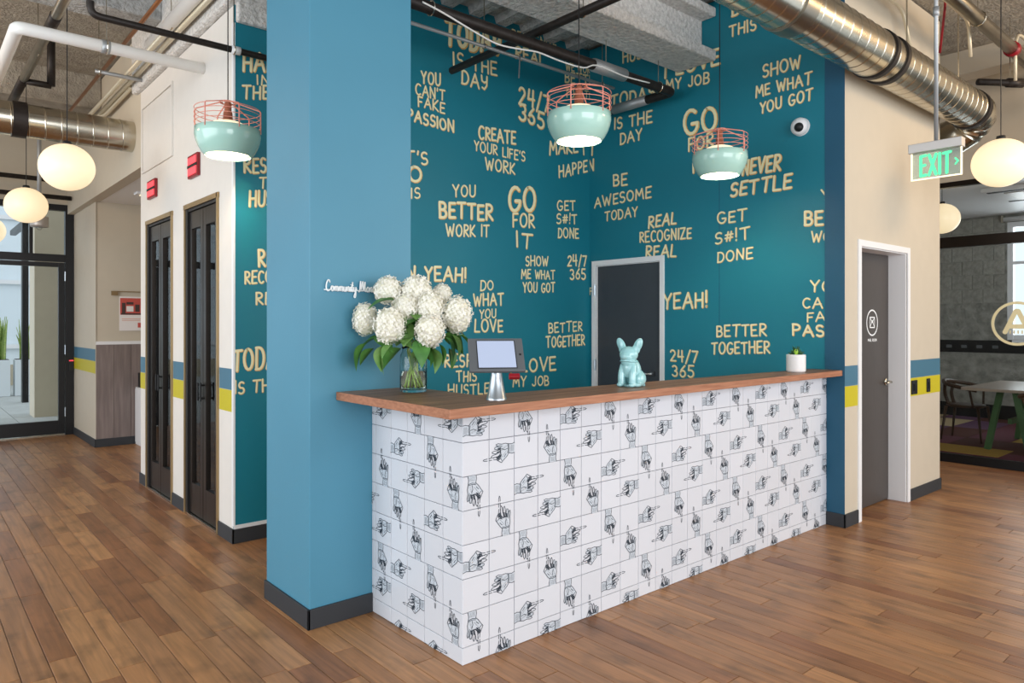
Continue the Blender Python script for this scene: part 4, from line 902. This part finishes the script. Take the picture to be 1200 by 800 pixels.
tag(MB().tube(bez([(p.x, e0.y-.05, ony(u, v, e0.y-.05).z) for p, (u, v) in zip(cb_, ((494, 2), (515, 14), (540, 32), (560, 44), (590, 51), (615, 56), (640, 66), (668, 74), (695, 75), (725, 87), (758, 96)))], 4), .006, 6).build('white_cable', M['plaster_white'], smooth=True), 'white cable slung along the dark alcove pipe', 'cable')
tag(MB().tube([onz(446/3.2+470, 208/3.2, 3.6)+Vector((0, 0, .0)), onz(608, 91, 3.35)], .005, 6).build('loose_wire', M['sleeve']), 'short loose wire hanging below alcove pipe', 'cable')
# right side pipes
pipe('steel_pipe', 'grey steel pipe with red clamp at upper right', [(4.3, 1.88, 3.98), (8.7, 1.93, 3.98)], .053, M['pipe_chrome'], hangers=[(6.6, 1.906, 3.98)], fit=[((7.54, 1.917, 3.98), (7.61, 1.918, 3.98), .066, M['red'])])
pipe('sprinkler_pipe', 'black pipe meeting the meeting room wall above globe lamp', [(7.45, 2.15, 3.72), (8.75, 1.2, 3.72)], .03, M['pipe_dark'], hangers=[(7.7, 1.967, 3.72)], fit=[((7.68, 1.982, 3.72), (7.8, 1.894, 3.72), .042, M['pipe_dark'])])
pipe('conduit', 'upper cream conduit above the large right duct', elbow((4.2, 2.02, 4.1), (6.9, 2.06, 4.1), (6.95, 2.06, 3.8), 0, .12), .014, M['conduit'])
pipe('conduit', 'lower cream conduit above the large right duct', elbow((4.2, 2.30, 4.08), (6.2, 2.32, 4.08), (6.35, 2.32, 3.80), 0, .12), .014, M['conduit'])
pipe('conduit', 'curved cream conduit dropping near the upper right corner', elbow((7.6, 1.9, 3.7), (7.6, 1.9, 4.15), (8.6, 1.9, 4.15), 0, .2), .014, M['conduit'])
pipe('steel_strut', 'diagonal steel strut behind the right globe lamp', [(8.2, 1.95, 4.2), (8.7, 1.9, 2.95)], .03, M['pipe_dark'], 'strut')
pipe('red_conduit', 'thin red conduit above the large right duct', elbow((5.9, 2.1, 4.2), (6.5, 2.1, 4.2), (6.65, 2.2, 3.8), 0, .1), .01, M['red'])
# entrance side bars and suspended sensor
for (z, y, lab) in ((3.38, 10.9, 'upper'), (3.18, 11.0, 'lower')):
    pipe('ceiling_bar', lab+' dark bar crossing above the glass entrance', [(-1.5, y, z), (1.74, y, z)], .03, M['pipe_dark'], 'bar')
sn = thing('hanging_sensor', 'grey cylindrical fixture on a long rod before the entrance', 'light fixture', (1.2, 9.55, 2.7)); sp = onz(46, 258, 2.74)
MB().tube([(sp.x, sp.y, 2.8), (sp.x, sp.y, 4.3)], .022, 10).build('rod', M['sleeve'], sn, smooth=True)
MB().lathe([(0, .0), (.09, .0), (.095, .02), (.095, .12), (.03, .14), (0, .14)], (sp.x, sp.y, 2.66), 24).build('head', M['exit_case'], sn, smooth=True)
MB().sphere((sp.x, sp.y, 2.655), .03, 12, 8).build('lens', M['glass'], sn, smooth=True)
# ================================================================== SMALL FIXTURES
ex_ = thing('exit_sign', 'hanging exit sign with lit green letters and arrow', 'exit sign', (4.3, 1.44, 2.3))
y0, y1 = 1.44-.122, 1.44+.122
zt = 2.515
MB().box((4.27, y0-.01, zt-.05), (4.33, y1+.01, zt)).build('housing', M['exit_case'], ex_, bevel=.003)
MB().box((4.297, y0, zt-.195), (4.303, y1, zt-.045)).build('acrylic_panel', M['exit_panel'], ex_)
mb = MB()
for a, b in (((y0+.002, zt-.199), (y1-.002, zt-.193)), ((y0-.004, zt-.199), (y0+.002, zt-.05)), ((y1-.002, zt-.199), (y1+.004, zt-.05))): mb.box((4.295, a[0], a[1]), (4.305, b[0], b[1]))
mb.build('panel_edge', M['lit_in'], ex_)
mb = MB(); nn = Vector((-1, 0, 0)); ey = Vector((0, -1, 0)); org = Vector((4.297, y1-.045, zt-.178)); xx = 0
for ch in 'EXIT':
    w_, st = G[ch]
    for s_ in st: ribbon(mb, [(xx+p[0]*.62, p[1]) for p in s_], .016, lambda x_, y_: org+ey*(x_*.079)+ez*(y_*.11), .001, nn)
    xx += w_*.62+.2
ribbon(mb, [(xx+.1, .36), (xx+.26, .5), (xx+.1, .64)], .009, lambda x_, y_: org+ey*(x_*.079)+ez*(y_*.11), .001, nn)
mb.build('lettering', M['exit_green'], ex_)['label'] = 'glowing green EXIT and arrow'
MB().tube([(4.3, 1.44, zt), (4.3, 1.44, 4.32)], .011, 8).tube([(4.3, 1.44, 3.2), (4.3, 1.44, 3.25)], .016, 8).build('rod', M['sleeve'], ex_, smooth=True)
# fire/booth signals
for (a, b, lab) in ((( 5.66, 2.648), (5.99, 2.845), 'red lit signal box above the nearer booth door'), ((6.85, 2.645), (7.2, 2.83), 'red lit signal box above the farther booth door')):
    ya, yb_ = a[0]+.04, b[0]-.05; z0, z1 = a[1]+.01, b[1]-.01
    t = thing('signal_box', lab, 'signal light', (XL, (ya+yb_)/2, z0), 'red signal boxes above the booth doors')
    MB().box((XL-.025, ya, z0), (XL, yb_, z1)).build('housing', M['red'], t, bevel=.004); zm = (z0+z1)/2
    MB().box((XL-.03, ya+.02, zm+.015), (XL-.025, yb_-.02, z1-.02)).build('lens', M['red_lit'], t); MB().box((XL-.03, ya+.02, z0+.02), (XL-.025, yb_-.02, zm-.012)).build('lens', M['red_lit'], t)
    MB().box((XL-.029, ya+.005, zm-.010), (XL-.025, yb_-.005, zm+.012)).build('divider', M['black'], t)
# dome camera
t = thing('dome_camera', 'white dome camera with black lens on teal wall', 'camera', (XB, 2.74, 3.05))
c0 = onx(939, 149, XB); mtx = Matrix.Rotation(-pi/2, 4, 'Y')
MB().sphere(c0+Vector((-.03, 0, 0)), .068, 24, 16, (.7, 1, 1)).build('body', M['white'], t, smooth=True); MB().sphere(c0+Vector((-.03, 0, 0))+Vector((-.80, -.35, -.35)).normalized()*.036, .036, 20, 12).build('lens', M['black'], t, smooth=True)
MB().tube([c0+Vector((-.005, 0, 0)), c0+Vector((.0, 0, 0))], .07, 24).build('mount', M['white'], t)
# switches on yellow band
for u, w_, lab in ((1070.5, .12, 'wider black wall plate on the yellow band nearest the brown door'), (1087, .07, 'narrower black wall plate on the yellow band farther from the door')):
    p = ony(u, 452, YM); t = thing('wall_plate', lab, 'switch', (p.x, YM, .9), 'black wall plates on the yellow band')
    MB().box((p.x-w_/2, YM-.012, .91), (p.x+w_/2, YM-.002, 1.03)).build('plate', M['black'], t, bevel=.003); MB().box((p.x-w_/4, YM-.018, .94), (p.x+w_/4, YM-.012, 1.0)).build('rocker', M['black_metal'], t)
# poster and small sign bar
po = thing('poster', 'small red and white poster above the grey wainscot', 'poster', (2.22, 9.95, 1.43)); q0 = ony(140, 387, 9.955)
MB().box((2.09, 9.952, 1.43), (2.42, 9.956, 1.86)).build('sheet', M['poster_white'], po); MB().box((2.10, 9.950, 1.63), (2.41, 9.952, 1.84)).build('picture', M['poster_red'], po)
mb = MB(); mb.box((2.12, 9.948, 1.65), (2.16, 9.950, 1.78)); mb.box((2.17, 9.948, 1.76), (2.25, 9.950, 1.79)); mb.box((2.27, 9.948, 1.67), (2.32, 9.950, 1.76)); mb.box((2.11, 9.948, 1.632), (2.40, 9.950, 1.65)); mb.build('picture_shapes', M['poster_dark'], po)
MB().box((2.17, 9.9485, 1.67), (2.25, 9.950, 1.74)).build('picture_shapes', M['poster_white'], po); MB().box((2.30, 9.948, 1.47), (2.38, 9.952, 1.53)).build('printed_square', M['poster_red'], po); MB().box((2.12, 9.950, 1.575), (2.37, 9.952, 1.583)).box((2.12, 9.950, 1.555), (2.33, 9.952, 1.561)).build('printed_lines', M['poster_pink'], po)
t = thing('wall_rail', 'small brown clip rail above the poster', 'rail', (2.2, 9.95, 1.88)); MB().box((2.0, 9.93, 1.87), (2.07, 9.956, 1.925)).build('bracket', M['tan_metal'], t); MB().box((2.0, 9.94, 1.915), (2.6, 9.956, 1.925)).build('bar', M['tan_metal'], t)
t = thing('recess_light', 'small white ceiling spotlight in the recess by the entrance', 'light', (2.2, 9.0, 3.0)); MB().box((2.05, 8.9, 2.995), (2.5, 9.05, 3.02)).build('plate', M['white'], t, bevel=.003); MB().box((2.1, 8.93, 2.99), (2.45, 9.02, 2.995)).build('lens', M['lit_in'], t)
# white cabinet beyond booths
t = thing('cabinet', 'low white cabinet beside the grey wainscot beyond the booths', 'cabinet', (2.6, 9.6, 0)); MB().box((2.27, 9.25, .0), (2.9, 9.935, .72)).build('body', M['white'], t, bevel=.004); MB().box((2.262, 9.27, .03), (2.27, 9.92, .7)).build('door', M['white'], t, bevel=.002)
t = thing('tray', 'black tray on the white cabinet beyond the booths', 'tray', (2.5, 9.6, .72)); MB().box((2.29, 9.35, .72), (2.7, 9.9, .74)).box((2.29, 9.35, .74), (2.31, 9.9, .90)).box((2.68, 9.35, .74), (2.7, 9.9, .90)).build('tray_body', M['black'], t)
# ================================================================== OUTSIDE THE ENTRANCE
gr = MB().box((-6, YF+.1, -.06), (5, 22, -.022)).build('pavement', M['dark']); struct(gr, 'pale stone paving outside the entrance')
for i in range(10):
    for j in range(9): link('paving_slab', tile_cache.setdefault('pave', MB().box((.004, .004, -.022), (.596, .596, 0)).mesh('paving_slab', M['paving'])), gr, loc=(-3.4+i*.6, YF+.1+j*.6, 0))
MB().box((-8, 16.9, -.022), (8, 22, -.002)).build('paving_field', M['paving'], gr)
oc = MB().box((1.67, 13.78, 0), (2.5, 14.3, 5.2)).build('outside_pillar', M['outdoor_tan']); tag(oc, 'tan square pillar outside the entrance glass', 'pillar')
MB().box((1.66, 13.775, 0), (1.67, 14.3, 5.2)).build('side_face', M['outdoor_lit'], oc)  # lit side of the pillar, its brightness put into a paler colour
ofr = thing('outside_door_frame', 'dark doorframe standing beyond the tan pillar outside', 'door frame', (1.85, 16.6, 0)); MB().box((1.80, 16.5, 0), (1.90, 16.7, 3.4)).build('post', M['black_metal'], ofr); MB().box((1.80, 16.5, 3.4), (1.90, 18.5, 3.5)).build('head', M['black_metal'], ofr)
fa = thing('opposite_facade', 'pale blue and white glazed facade across outside the entrance', 'building', (.5, 21.5, 0))
MB().box((-6, 21.6, 0), (6, 21.9, 9)).build('wall', M['facade'], fa)
for k in range(9): MB().box((-5+k*1.1, 21.5, 0), (-4.9+k*1.1, 21.6, 9)).build('mullion', M['white'], fa)
for k in range(4): MB().box((-6, 21.5, .9+k*1.6), (6, 21.58, 1.0+k*1.6)).build('crossbar', M['white'], fa)
MB().box((-6, 21.4, 0), (6, 21.6, .5)).build('plinth', M['outdoor_tan'], fa)
cz = thing('canopy_pipe', 'slanting grey steel brace of the canopy outside', 'brace', (1.0, 14, 3)); MB().tube([(.6, 12.2, 2.3), (1.45, 16.0, 4.4)], .07, 12).build('tube', M['sleeve'], cz, smooth=True)
random.seed(21)
for i, (xx, yy, lab) in enumerate(((2.02, 18.3, 'right white planter outside the entrance, beside dark doorframe'), (1.60, 18.3, 'middle white planter outside the entrance glass'), (1.18, 18.3, 'left white planter outside the entrance, at the photo edge'))):
    t = thing('planter', lab, 'planter', (xx, yy, 0), 'white planters outside'); mb = MB(); mb.prism([(xx-.17, yy-.17), (xx+.17, yy-.17), (xx+.17, yy+.17), (xx-.17, yy+.17)], 0, .76); mb.build('box', M['planter'], t, bevel=.006); MB().box((xx-.15, yy-.15, .76), (xx+.15, yy+.15, .77)).build('soil', M['soil'], t)
    pl = thing('snake_plant', 'tall variegated snake plant growing in the '+lab.split(',')[0].replace(' glass', ''), 'plant', (xx, yy, .77), 'snake plants outside')
    for k in range(16):
        a_ = random.uniform(0, 2*pi); r0 = random.uniform(0, .1); H1 = random.uniform(.5, .95); bx_, by_ = xx+r0*cos(a_), yy+r0*sin(a_); ln = random.uniform(.0, .13); tw_ = random.uniform(0, pi)
        mb = MB(); L5 = 5; vs = []
        for s_ in range(L5+1):
            f = s_/L5; wd = .042*(1-f**3)+.002; c_ = Vector((bx_+ln*f*f*cos(a_), by_+ln*f*f*sin(a_), .77+H1*f)); d_ = Vector((cos(tw_), sin(tw_), 0)); nr_ = Vector((-sin(tw_), cos(tw_), 0))
            vs += [c_-d_*wd, c_+nr_*.006, c_+d_*wd, c_-nr_*.006]
        mb.add(vs, [(s_*4+q, s_*4+(q+1) % 4, s_*4+4+(q+1) % 4, s_*4+4+q) for s_ in range(L5) for q in range(4)]); mb.build('leaf', M['snake'], pl, smooth=True)
# ================================================================== MEETING ROOM FURNITURE
tb = thing('meeting_table', 'pale wood meeting table on green trestle legs', 'table', (10.6, 2.0, 0))
MB().box((9.83, 1.0, .71), (11.4, 3.02, .745)).build('tabletop', M['tabletop'], tb, bevel=.004)
def bar(mb, a, b, w, d, up=(0, 0, 1)):
    a, b = Vector(a), Vector(b); t_ = (b-a).normalized(); s_ = t_.cross(Vector(up)).normalized() if abs(t_.dot(Vector(up))) < .95 else Vector((1, 0, 0)); n_ = t_.cross(s_)
    mb.hexa([a-s_*w-n_*d, a+s_*w-n_*d, a+s_*w+n_*d, a-s_*w+n_*d, b-s_*w-n_*d, b+s_*w-n_*d, b+s_*w+n_*d, b-s_*w+n_*d]); return mb
for yy in (2.72, 1.3):
    for xx, dx in ((10.08, -.10), (11.1, .12)):
        bar(MB(), (xx+dx, yy+.06, 0), (xx, yy-.05, .71), .035, .03, (0, 1, 0)).build('leg', M['green'], tb); bar(MB(), (xx+dx, yy-.36, 0), (xx, yy-.2, .71), .035, .03, (0, 1, 0)).build('leg', M['green'], tb)
    bar(MB(), (10.05, yy-.15, .35), (11.13, yy-.15, .35), .02, .03).build('stretcher', M['green'], tb)
bar(MB(), (10.6, 1.15, .35), (10.6, 2.57, .35), .02, .03).build('stretcher', M['green'], tb)
def armchair(loc, rz, label, m):
    t = thing('dining_armchair', label, 'chair', loc, None, rz)
    MB().lathe([(0, .43), (.2, .43), (.225, .445), (.22, .465), (.1, .46), (0, .455)], n=28).build('seat', m, t, smooth=True, local=True)
    for sx, sy in ((.2, .19), (.2, -.19), (-.19, .17), (-.19, -.17)):
        MB().tube([(sx*1.2, sy*1.22, 0), (sx*.95, sy, .44)], .018, 8, rr=[.011, .02]).build('leg', m, t, smooth=True, local=True)
    pts = bez([(.2, .27, .66), (.02, .29, .70), (-.16, .22, .735), (-.25, 0, .76), (-.16, -.22, .735), (.02, -.29, .70), (.2, -.27, .66)], 5)
    MB().tube(pts, .02, 8, rr=[.016+.012*sin(pi*i/(len(pts)-1)) for i in range(len(pts))]).build('back_rail', m, t, smooth=True, local=True)
    for s_ in (1, -1):
        MB().tube([(.14, .2*s_, .44), (.12, .28*s_, .68)], .014, 8).build('arm_post', m, t, smooth=True, local=True)
        MB().tube(bez([(-.17, .1*s_, .45), (-.21, .12*s_, .6), (-.19, .18*s_, .735)], 4), .022, 8).build('back_splat', m, t, smooth=True, local=True)
    return t
armchair((10.62, 3.2, 0), -pi/2, 'dark wooden armchair with curved rail at the table end', M['dark_wood'])
armchair((9.53, 2.05, 0), 0.1, 'brown wooden armchair at the right, cut by the photo edge', M['oak'])
# ================================================================== THINGS ON THE COUNTER
# vase
VX, VY = 1.985, 3.075
vs_ = thing('glass_vase', 'clear cylindrical glass vase with water on the countertop', 'vase', (VX, VY, ZT))
MB().lathe([(0, .001), (.062, .001), (.068, .006), (.069, .02), (.069, .17), (.066, .19), (.058, .205), (.056, .215), (.060, .232), (.057, .232), (.052, .215), (.054, .204), (.062, .188), (.065, .17), (.065, .022), (.06, .015), (0, .014)], n=40).build('vessel', M['vase_glass'], vs_, smooth=True, local=True)
MB().lathe([(0, .0155), (.0595, .0155), (.0643, .023), (.0643, .105), (0, .105)], n=40).build('water', M['water'], vs_, smooth=True, local=True)
def leaf_mesh(m, L_=.11, W_=.038, droop=.25):
    mb = MB(); n = 7; vs = []
    for i in range(n+1):
        f = i/n; w_ = W_*sin(pi*f**.85)*(1 if i not in (0, n) else 0)+.0008; z_ = -droop*L_*f*f*1.2
        for j, q in enumerate((-1, -.5, 0, .5, 1)): vs.append((L_*f, w_*q, z_+abs(q)*w_*.35))
    k = len(vs); mb.add(vs, [(i*5+j, (i+1)*5+j, (i+1)*5+j+1, i*5+j+1) for i in range(n) for j in range(4)])
    return mb.mesh('leaf', m, True)
LM = [leaf_mesh(M['leaf']), leaf_mesh(M['leaf'], .13, .045, .5), leaf_mesh(M['leaf_light'], .12, .036, .4)]
random.seed(9)
def bloom_mesh(r, ry=1.0):
    mb = MB(); mb.cur = 1; mb.sphere((0, 0, 0), r*.93, 14, 10, (1, 1, ry)); mb.cur = 0
    N_ = 230
    for i in range(N_):
        z_ = 1-2*(i+.5)/N_; a_ = i*2.39996; q = sqrt(1-z_*z_); n_ = Vector((q*cos(a_), q*sin(a_), z_)); rr = r*random.uniform(.9, 1.06)
        c_ = Vector((n_.x*rr, n_.y*rr, n_.z*rr*ry)); n_ = (n_+Vector([random.uniform(-.5, .5) for _ in range(3)])).normalized(); t1 = n_.orthogonal().normalized(); t2 = n_.cross(t1); ro = random.uniform(0, pi/2); s_ = r*random.uniform(.13, .185)
        for k in range(4):
            a2 = ro+k*pi/2; d_ = t1*cos(a2)+t2*sin(a2); e_ = n_.cross(d_)
            mb.add([c_, c_+d_*s_*.55-e_*s_*.42+n_*s_*.12, c_+d_*s_*1.05+n_*s_*.25, c_+d_*s_*.55+e_*s_*.42+n_*s_*.12], [(0, 1, 2, 3)])
    return mb.mesh('bloom', [M['petal'], M['bud']])
fwv = VX*cos(AR)+VY*sin(AR)
FL = [(455, 340, .071, .02, 1.0, 'upper left bloom, whose edge meets the script sign'), (488, 340, .075, .03, 1.0, 'topmost bloom at the centre of the bouquet'), (518, 344, .05, .09, 1.0, 'small half hidden bloom at upper right back'), (475, 360, .068, -.03, 1.0, 'middle bloom just right of the left cluster'),
      (457, 381, .077, -.10, 1.18, 'large lower left bloom facing forward'), (504, 360, .074, -.02, 1.1, 'inner right bloom below the topmost one'), (504, 387, .072, -.11, 1.12, 'lower right bloom hanging over the vase rim'), (428, 374, .062, .02, 1.35, 'leftmost bloom of the bouquet'), (536, 369, .074, .0, 1.28, 'rightmost bloom of the bouquet, big and drooping')]
vd = Vector((cos(AR), sin(AR), 0)); vr = Vector((sin(AR), -cos(AR), 0))
for i, (u, v, r, dd, ry, lab) in enumerate(FL):
    f_ = fwv+dd; c_ = vd*f_+vr*((u-600)/FPX*f_); c_.z = EYE+(HOR-v)/FPX*f_
    t = thing('hydrangea', 'white hydrangea, '+lab, 'flower', (VX, VY, ZT+.02), 'white hydrangeas in the vase')
    link('bloom', bloom_mesh(r, ry), t, loc=tuple(c_))
    a_ = i*2.4; bx_, by_ = VX+.042*cos(a_+2.6), VY+.042*sin(a_+2.6); tx, ty = VX+.03*cos(a_), VY+.03*sin(a_)
    pts = bez([(bx_, by_, ZT+.022), (tx, ty, ZT+.215), tuple((Vector((tx, ty, ZT+.24))*.35+c_*.65)), tuple(c_)], 6)
    MB().tube(pts, .0045, 7).build('stem', M['stem'], t, smooth=True)
    low = c_-Vector((0, 0, r*.8))
    for k in range(3):
        o = link('leaf', random.choice(LM), t, loc=tuple(Vector((tx, ty, ZT+.24))*.3+low*.7+Vector((0, 0, random.uniform(-.03, .02)))))
        o.rotation_euler = (random.uniform(-.5, .5), random.uniform(-.2, .7), random.uniform(0, 2*pi))
LS = [(443, 352, .03, (0, -.2, 0)), (462, 352, -.06, (0, -.2, 3)), (488, 375, -.08, (0, -.9, 1)), (478, 385, -.06, (.3, -.6, 2)), (430, 402, -.03, (.2, .7, 2.4)), (448, 405, -.07, (.4, 1.2, 2.2)), (438, 408, -.02, (.2, .6, 2.2)), (470, 408, -.08, (.2, .3, 2)), (508, 408, -.08, (.2, .9, .4)), (515, 403, -.05, (-.3, 1.2, -.6)), (522, 395, -.03, (.2, .8, -.6)), (530, 392, .0, (.2, .9, -.8)), (500, 404, -.05, (0, 1.1, -1)), (492, 398, -.09, (0, .6, -2)), (455, 410, -.04, (.5, .9, 3)), (526, 408, .02, (.4, 1.2, -.8)), (538, 392, -.02, (.1, .5, -.5)), (480, 398, -.05, (.1, -.2, -2.4)), (472, 396, -.02, (.1, -.4, -2.4))]
hy = [o for o in bpy.data.objects if o.name.startswith('hydrangea') and o.type == 'EMPTY']
for i, (u, v, dd, ro) in enumerate(LS):
    f_ = fwv+dd; c_ = vd*f_+vr*((u-600)/FPX*f_); c_.z = EYE+(HOR-v)/FPX*f_
    o = link('leaf', LM[i % 3], hy[i % 9], loc=tuple(c_)); o.rotation_euler = ro; o.rotation_euler.rotate_axis('Z', 0)
# tablet kiosk
TX, TY = 2.075, 2.52
tk = thing('tablet_kiosk', 'tablet kiosk in dark frame on a metal cone stand', 'tablet', (TX, TY, ZT))
smooth_by_angle(MB().lathe([(0, 0), (.048, 0), (.048, .006), (.044, .012), (.026, .115), (.024, .135), (0, .135)], n=32).build('stand', M['kiosk_stand'], tk, local=True), 40)
ang = atan2(-TY, -TX)        # towards the camera
ea = ang+.13; fx = Vector((cos(ea), sin(ea), 0)); tl = radians(38)     # facing direction, leaned back
rt_ = Vector((0, 0, 1)).cross(fx).normalized(); upv = (Vector((0, 0, 1))*cos(tl)-fx*sin(tl)).normalized(); nv = rt_.cross(upv).normalized()
ctr = Vector((TX, TY, ZT+.205))
TM = Matrix((tuple(rt_)+(0,), tuple(upv)+(0,), tuple(nv)+(0,), (0, 0, 0, 1))).transposed()
def tb_box(a, b, name, m, bev=.0, off=0):
    o = MB().box(a, b).build(name, m, tk, bevel=bev); o.matrix_parent_inverse = Matrix.Translation(-tk.location); o.matrix_basis = Matrix.Translation(ctr) @ TM; return o
tb_box((-.127, -.092, -.014), (.127, .092, .004), 'enclosure', M['kiosk'], .004); tb_box((-.090, -.078, .003), (.090, .078, .0052), 'bezel', M['black']); tb_box((-.086, -.074, .005), (.086, .074, .0065), 'screen', M['screen'])
tb_box((.105, -.006, .003), (.114, .003, .006), 'home_button', M['black']); tb_box((.05, -.118, -.03), (.10, -.096, -.008), 'card_reader', M['red'], .003)
MB().tube([(TX, TY, ZT+.12), tuple(ctr-nv*.01)], .02, 12).build('neck', M['kiosk_stand'], tk, smooth=True)
# dog figurine
DX, DY = 3.07, 2.555
dg = thing('dog_figurine', 'glossy aqua ceramic bulldog figurine sitting on the countertop', 'figurine', (DX, DY, ZT), None, atan2(-DY, -DX)-.52)
mb = MB()
def ell(c, r, sc, ry=0, rx=0, rz=0): mb.sphere(c, r, 20, 14, sc, Matrix.Rotation(rz, 3, 'Z') @ Matrix.Rotation(ry, 3, 'Y') @ Matrix.Rotation(rx, 3, 'X'))
ell((-.008, 0, .088), .07, (.72, .74, 1.12), .32); ell((.022, 0, .10), .048, (.85, 1, 1.2), .1); ell((-.035, 0, .05), .06, (.95, 1.0, .85))
for s_ in (1, -1):
    ell((-.022, .045*s_, .042), .042, (1.1, .6, 1.0)); ell((.02, .052*s_, .012), .022, (1.5, .8, .6))
    mb.tube(bez([(.030, .030*s_, .12), (.046, .034*s_, .07), (.048, .034*s_, .016)], 5), .02, 12, rr=None); ell((.058, .036*s_, .012), .019, (1.3, .95, .68))
ell((.03, 0, .135), .042, (.9, 1.0, .8)); ell((.028, 0, .178), .049, (.95, 1.08, .92)); ell((.062, 0, .168), .026, (.9, 1.25, .85)); ell((.07, 0, .176), .012, (.8, 1.3, .7)); ell((.052, .019, .16), .02, (1, .9, .9)); ell((.052, -.019, .16), .02, (1, .9, .9)); ell((.05, 0, .148), .02, (1, 1.1, .6))
for s_ in (1, -1):
    ell((.020, .052*s_, .228), .041, (.28, .60, 1.08), 0, -.50*s_); ell((.022, .040*s_, .205), .026, (.5, 1.0, 1))
mb.tube([(.03+.042*cos(2*pi*k/24), .046*sin(2*pi*k/24), .138+.006*cos(2*pi*k/24)) for k in range(25)], .0045, 8, cap=False)
mb.box((-.07, -.05, .0), (.04, .05, .012))
o = mb.build('body', M['ceramic'], dg, smooth=True, local=True)
m_ = o.modifiers.new('remesh', 'REMESH'); m_.mode = 'VOXEL'; m_.voxel_size = .0024; m_.use_smooth_shade = True
m_ = o.modifiers.new('smooth', 'SMOOTH'); m_.iterations = 4; m_.factor = .5
o.location.z = .001
mb = MB()
for s_ in (1, -1):
    mb.sphere((.062, .022*s_, .187), .0055, 12, 8); mb.add([(.027+.003, (.034+.002)*s_, .205), (.033, (.052)*s_, .232), (.030, (.046)*s_, .25), (.028, (.036)*s_, .235)], [(0, 1, 2, 3)])
mb.sphere((.081, 0, .178), .006, 12, 8, (.7, 1.3, .8)); mb.build('face_detail', M['ceramic'], dg, smooth=True, local=True)
# succulent
PX, PY = 4.87, 2.54
pt = thing('flower_pot', 'small ribbed white ceramic pot on the right countertop', 'pot', (PX, PY, ZT))
prof = [(0, 0), (.058, 0), (.064, .008)]
for k in range(12): prof += [(.0665, .012+k*.0092), (.0655, .0166+k*.0092)]
prof += [(.066, .126), (.062, .128), (.058, .126), (.057, .112), (0, .112)]
MB().lathe(prof, n=40).build('pot_body', M['ceramic_white'], pt, smooth=True, local=True); MB().lathe([(0, .115), (.057, .114)], n=30).build('soil', M['soil'], pt, local=True)
su = thing('succulent', 'dark green succulent with a lime heart in the ribbed white pot', 'plant', (PX, PY, ZT+.115))
random.seed(2)
for k in range(26):
    ring = k//9; a_ = k*2.4; el = (.35, .75, 1.15)[min(ring, 2)]+random.uniform(-.1, .1); L_ = random.uniform(.05, .072); d_ = Vector((cos(a_)*cos(el), sin(a_)*cos(el), sin(el)))
    pts = [Vector((0, 0, 0)), d_*L_*.5, d_*L_+Vector((0, 0, .008))]; MB().tube(pts, .01, 6, rr=[.008, .0105, .001]).build('leaf', M['succulent'], su, smooth=True, local=True)
ld = (Vector((-PX, -PY, 0)).normalized())
o = MB().sphere(ld*.03+Vector((0, 0, .028)), .019, 14, 10, (.8, .8, 1.25)).build('leaf', M['succulent_light'], su, smooth=True, local=True); o['label'] = 'lime green rounded heart leaf'
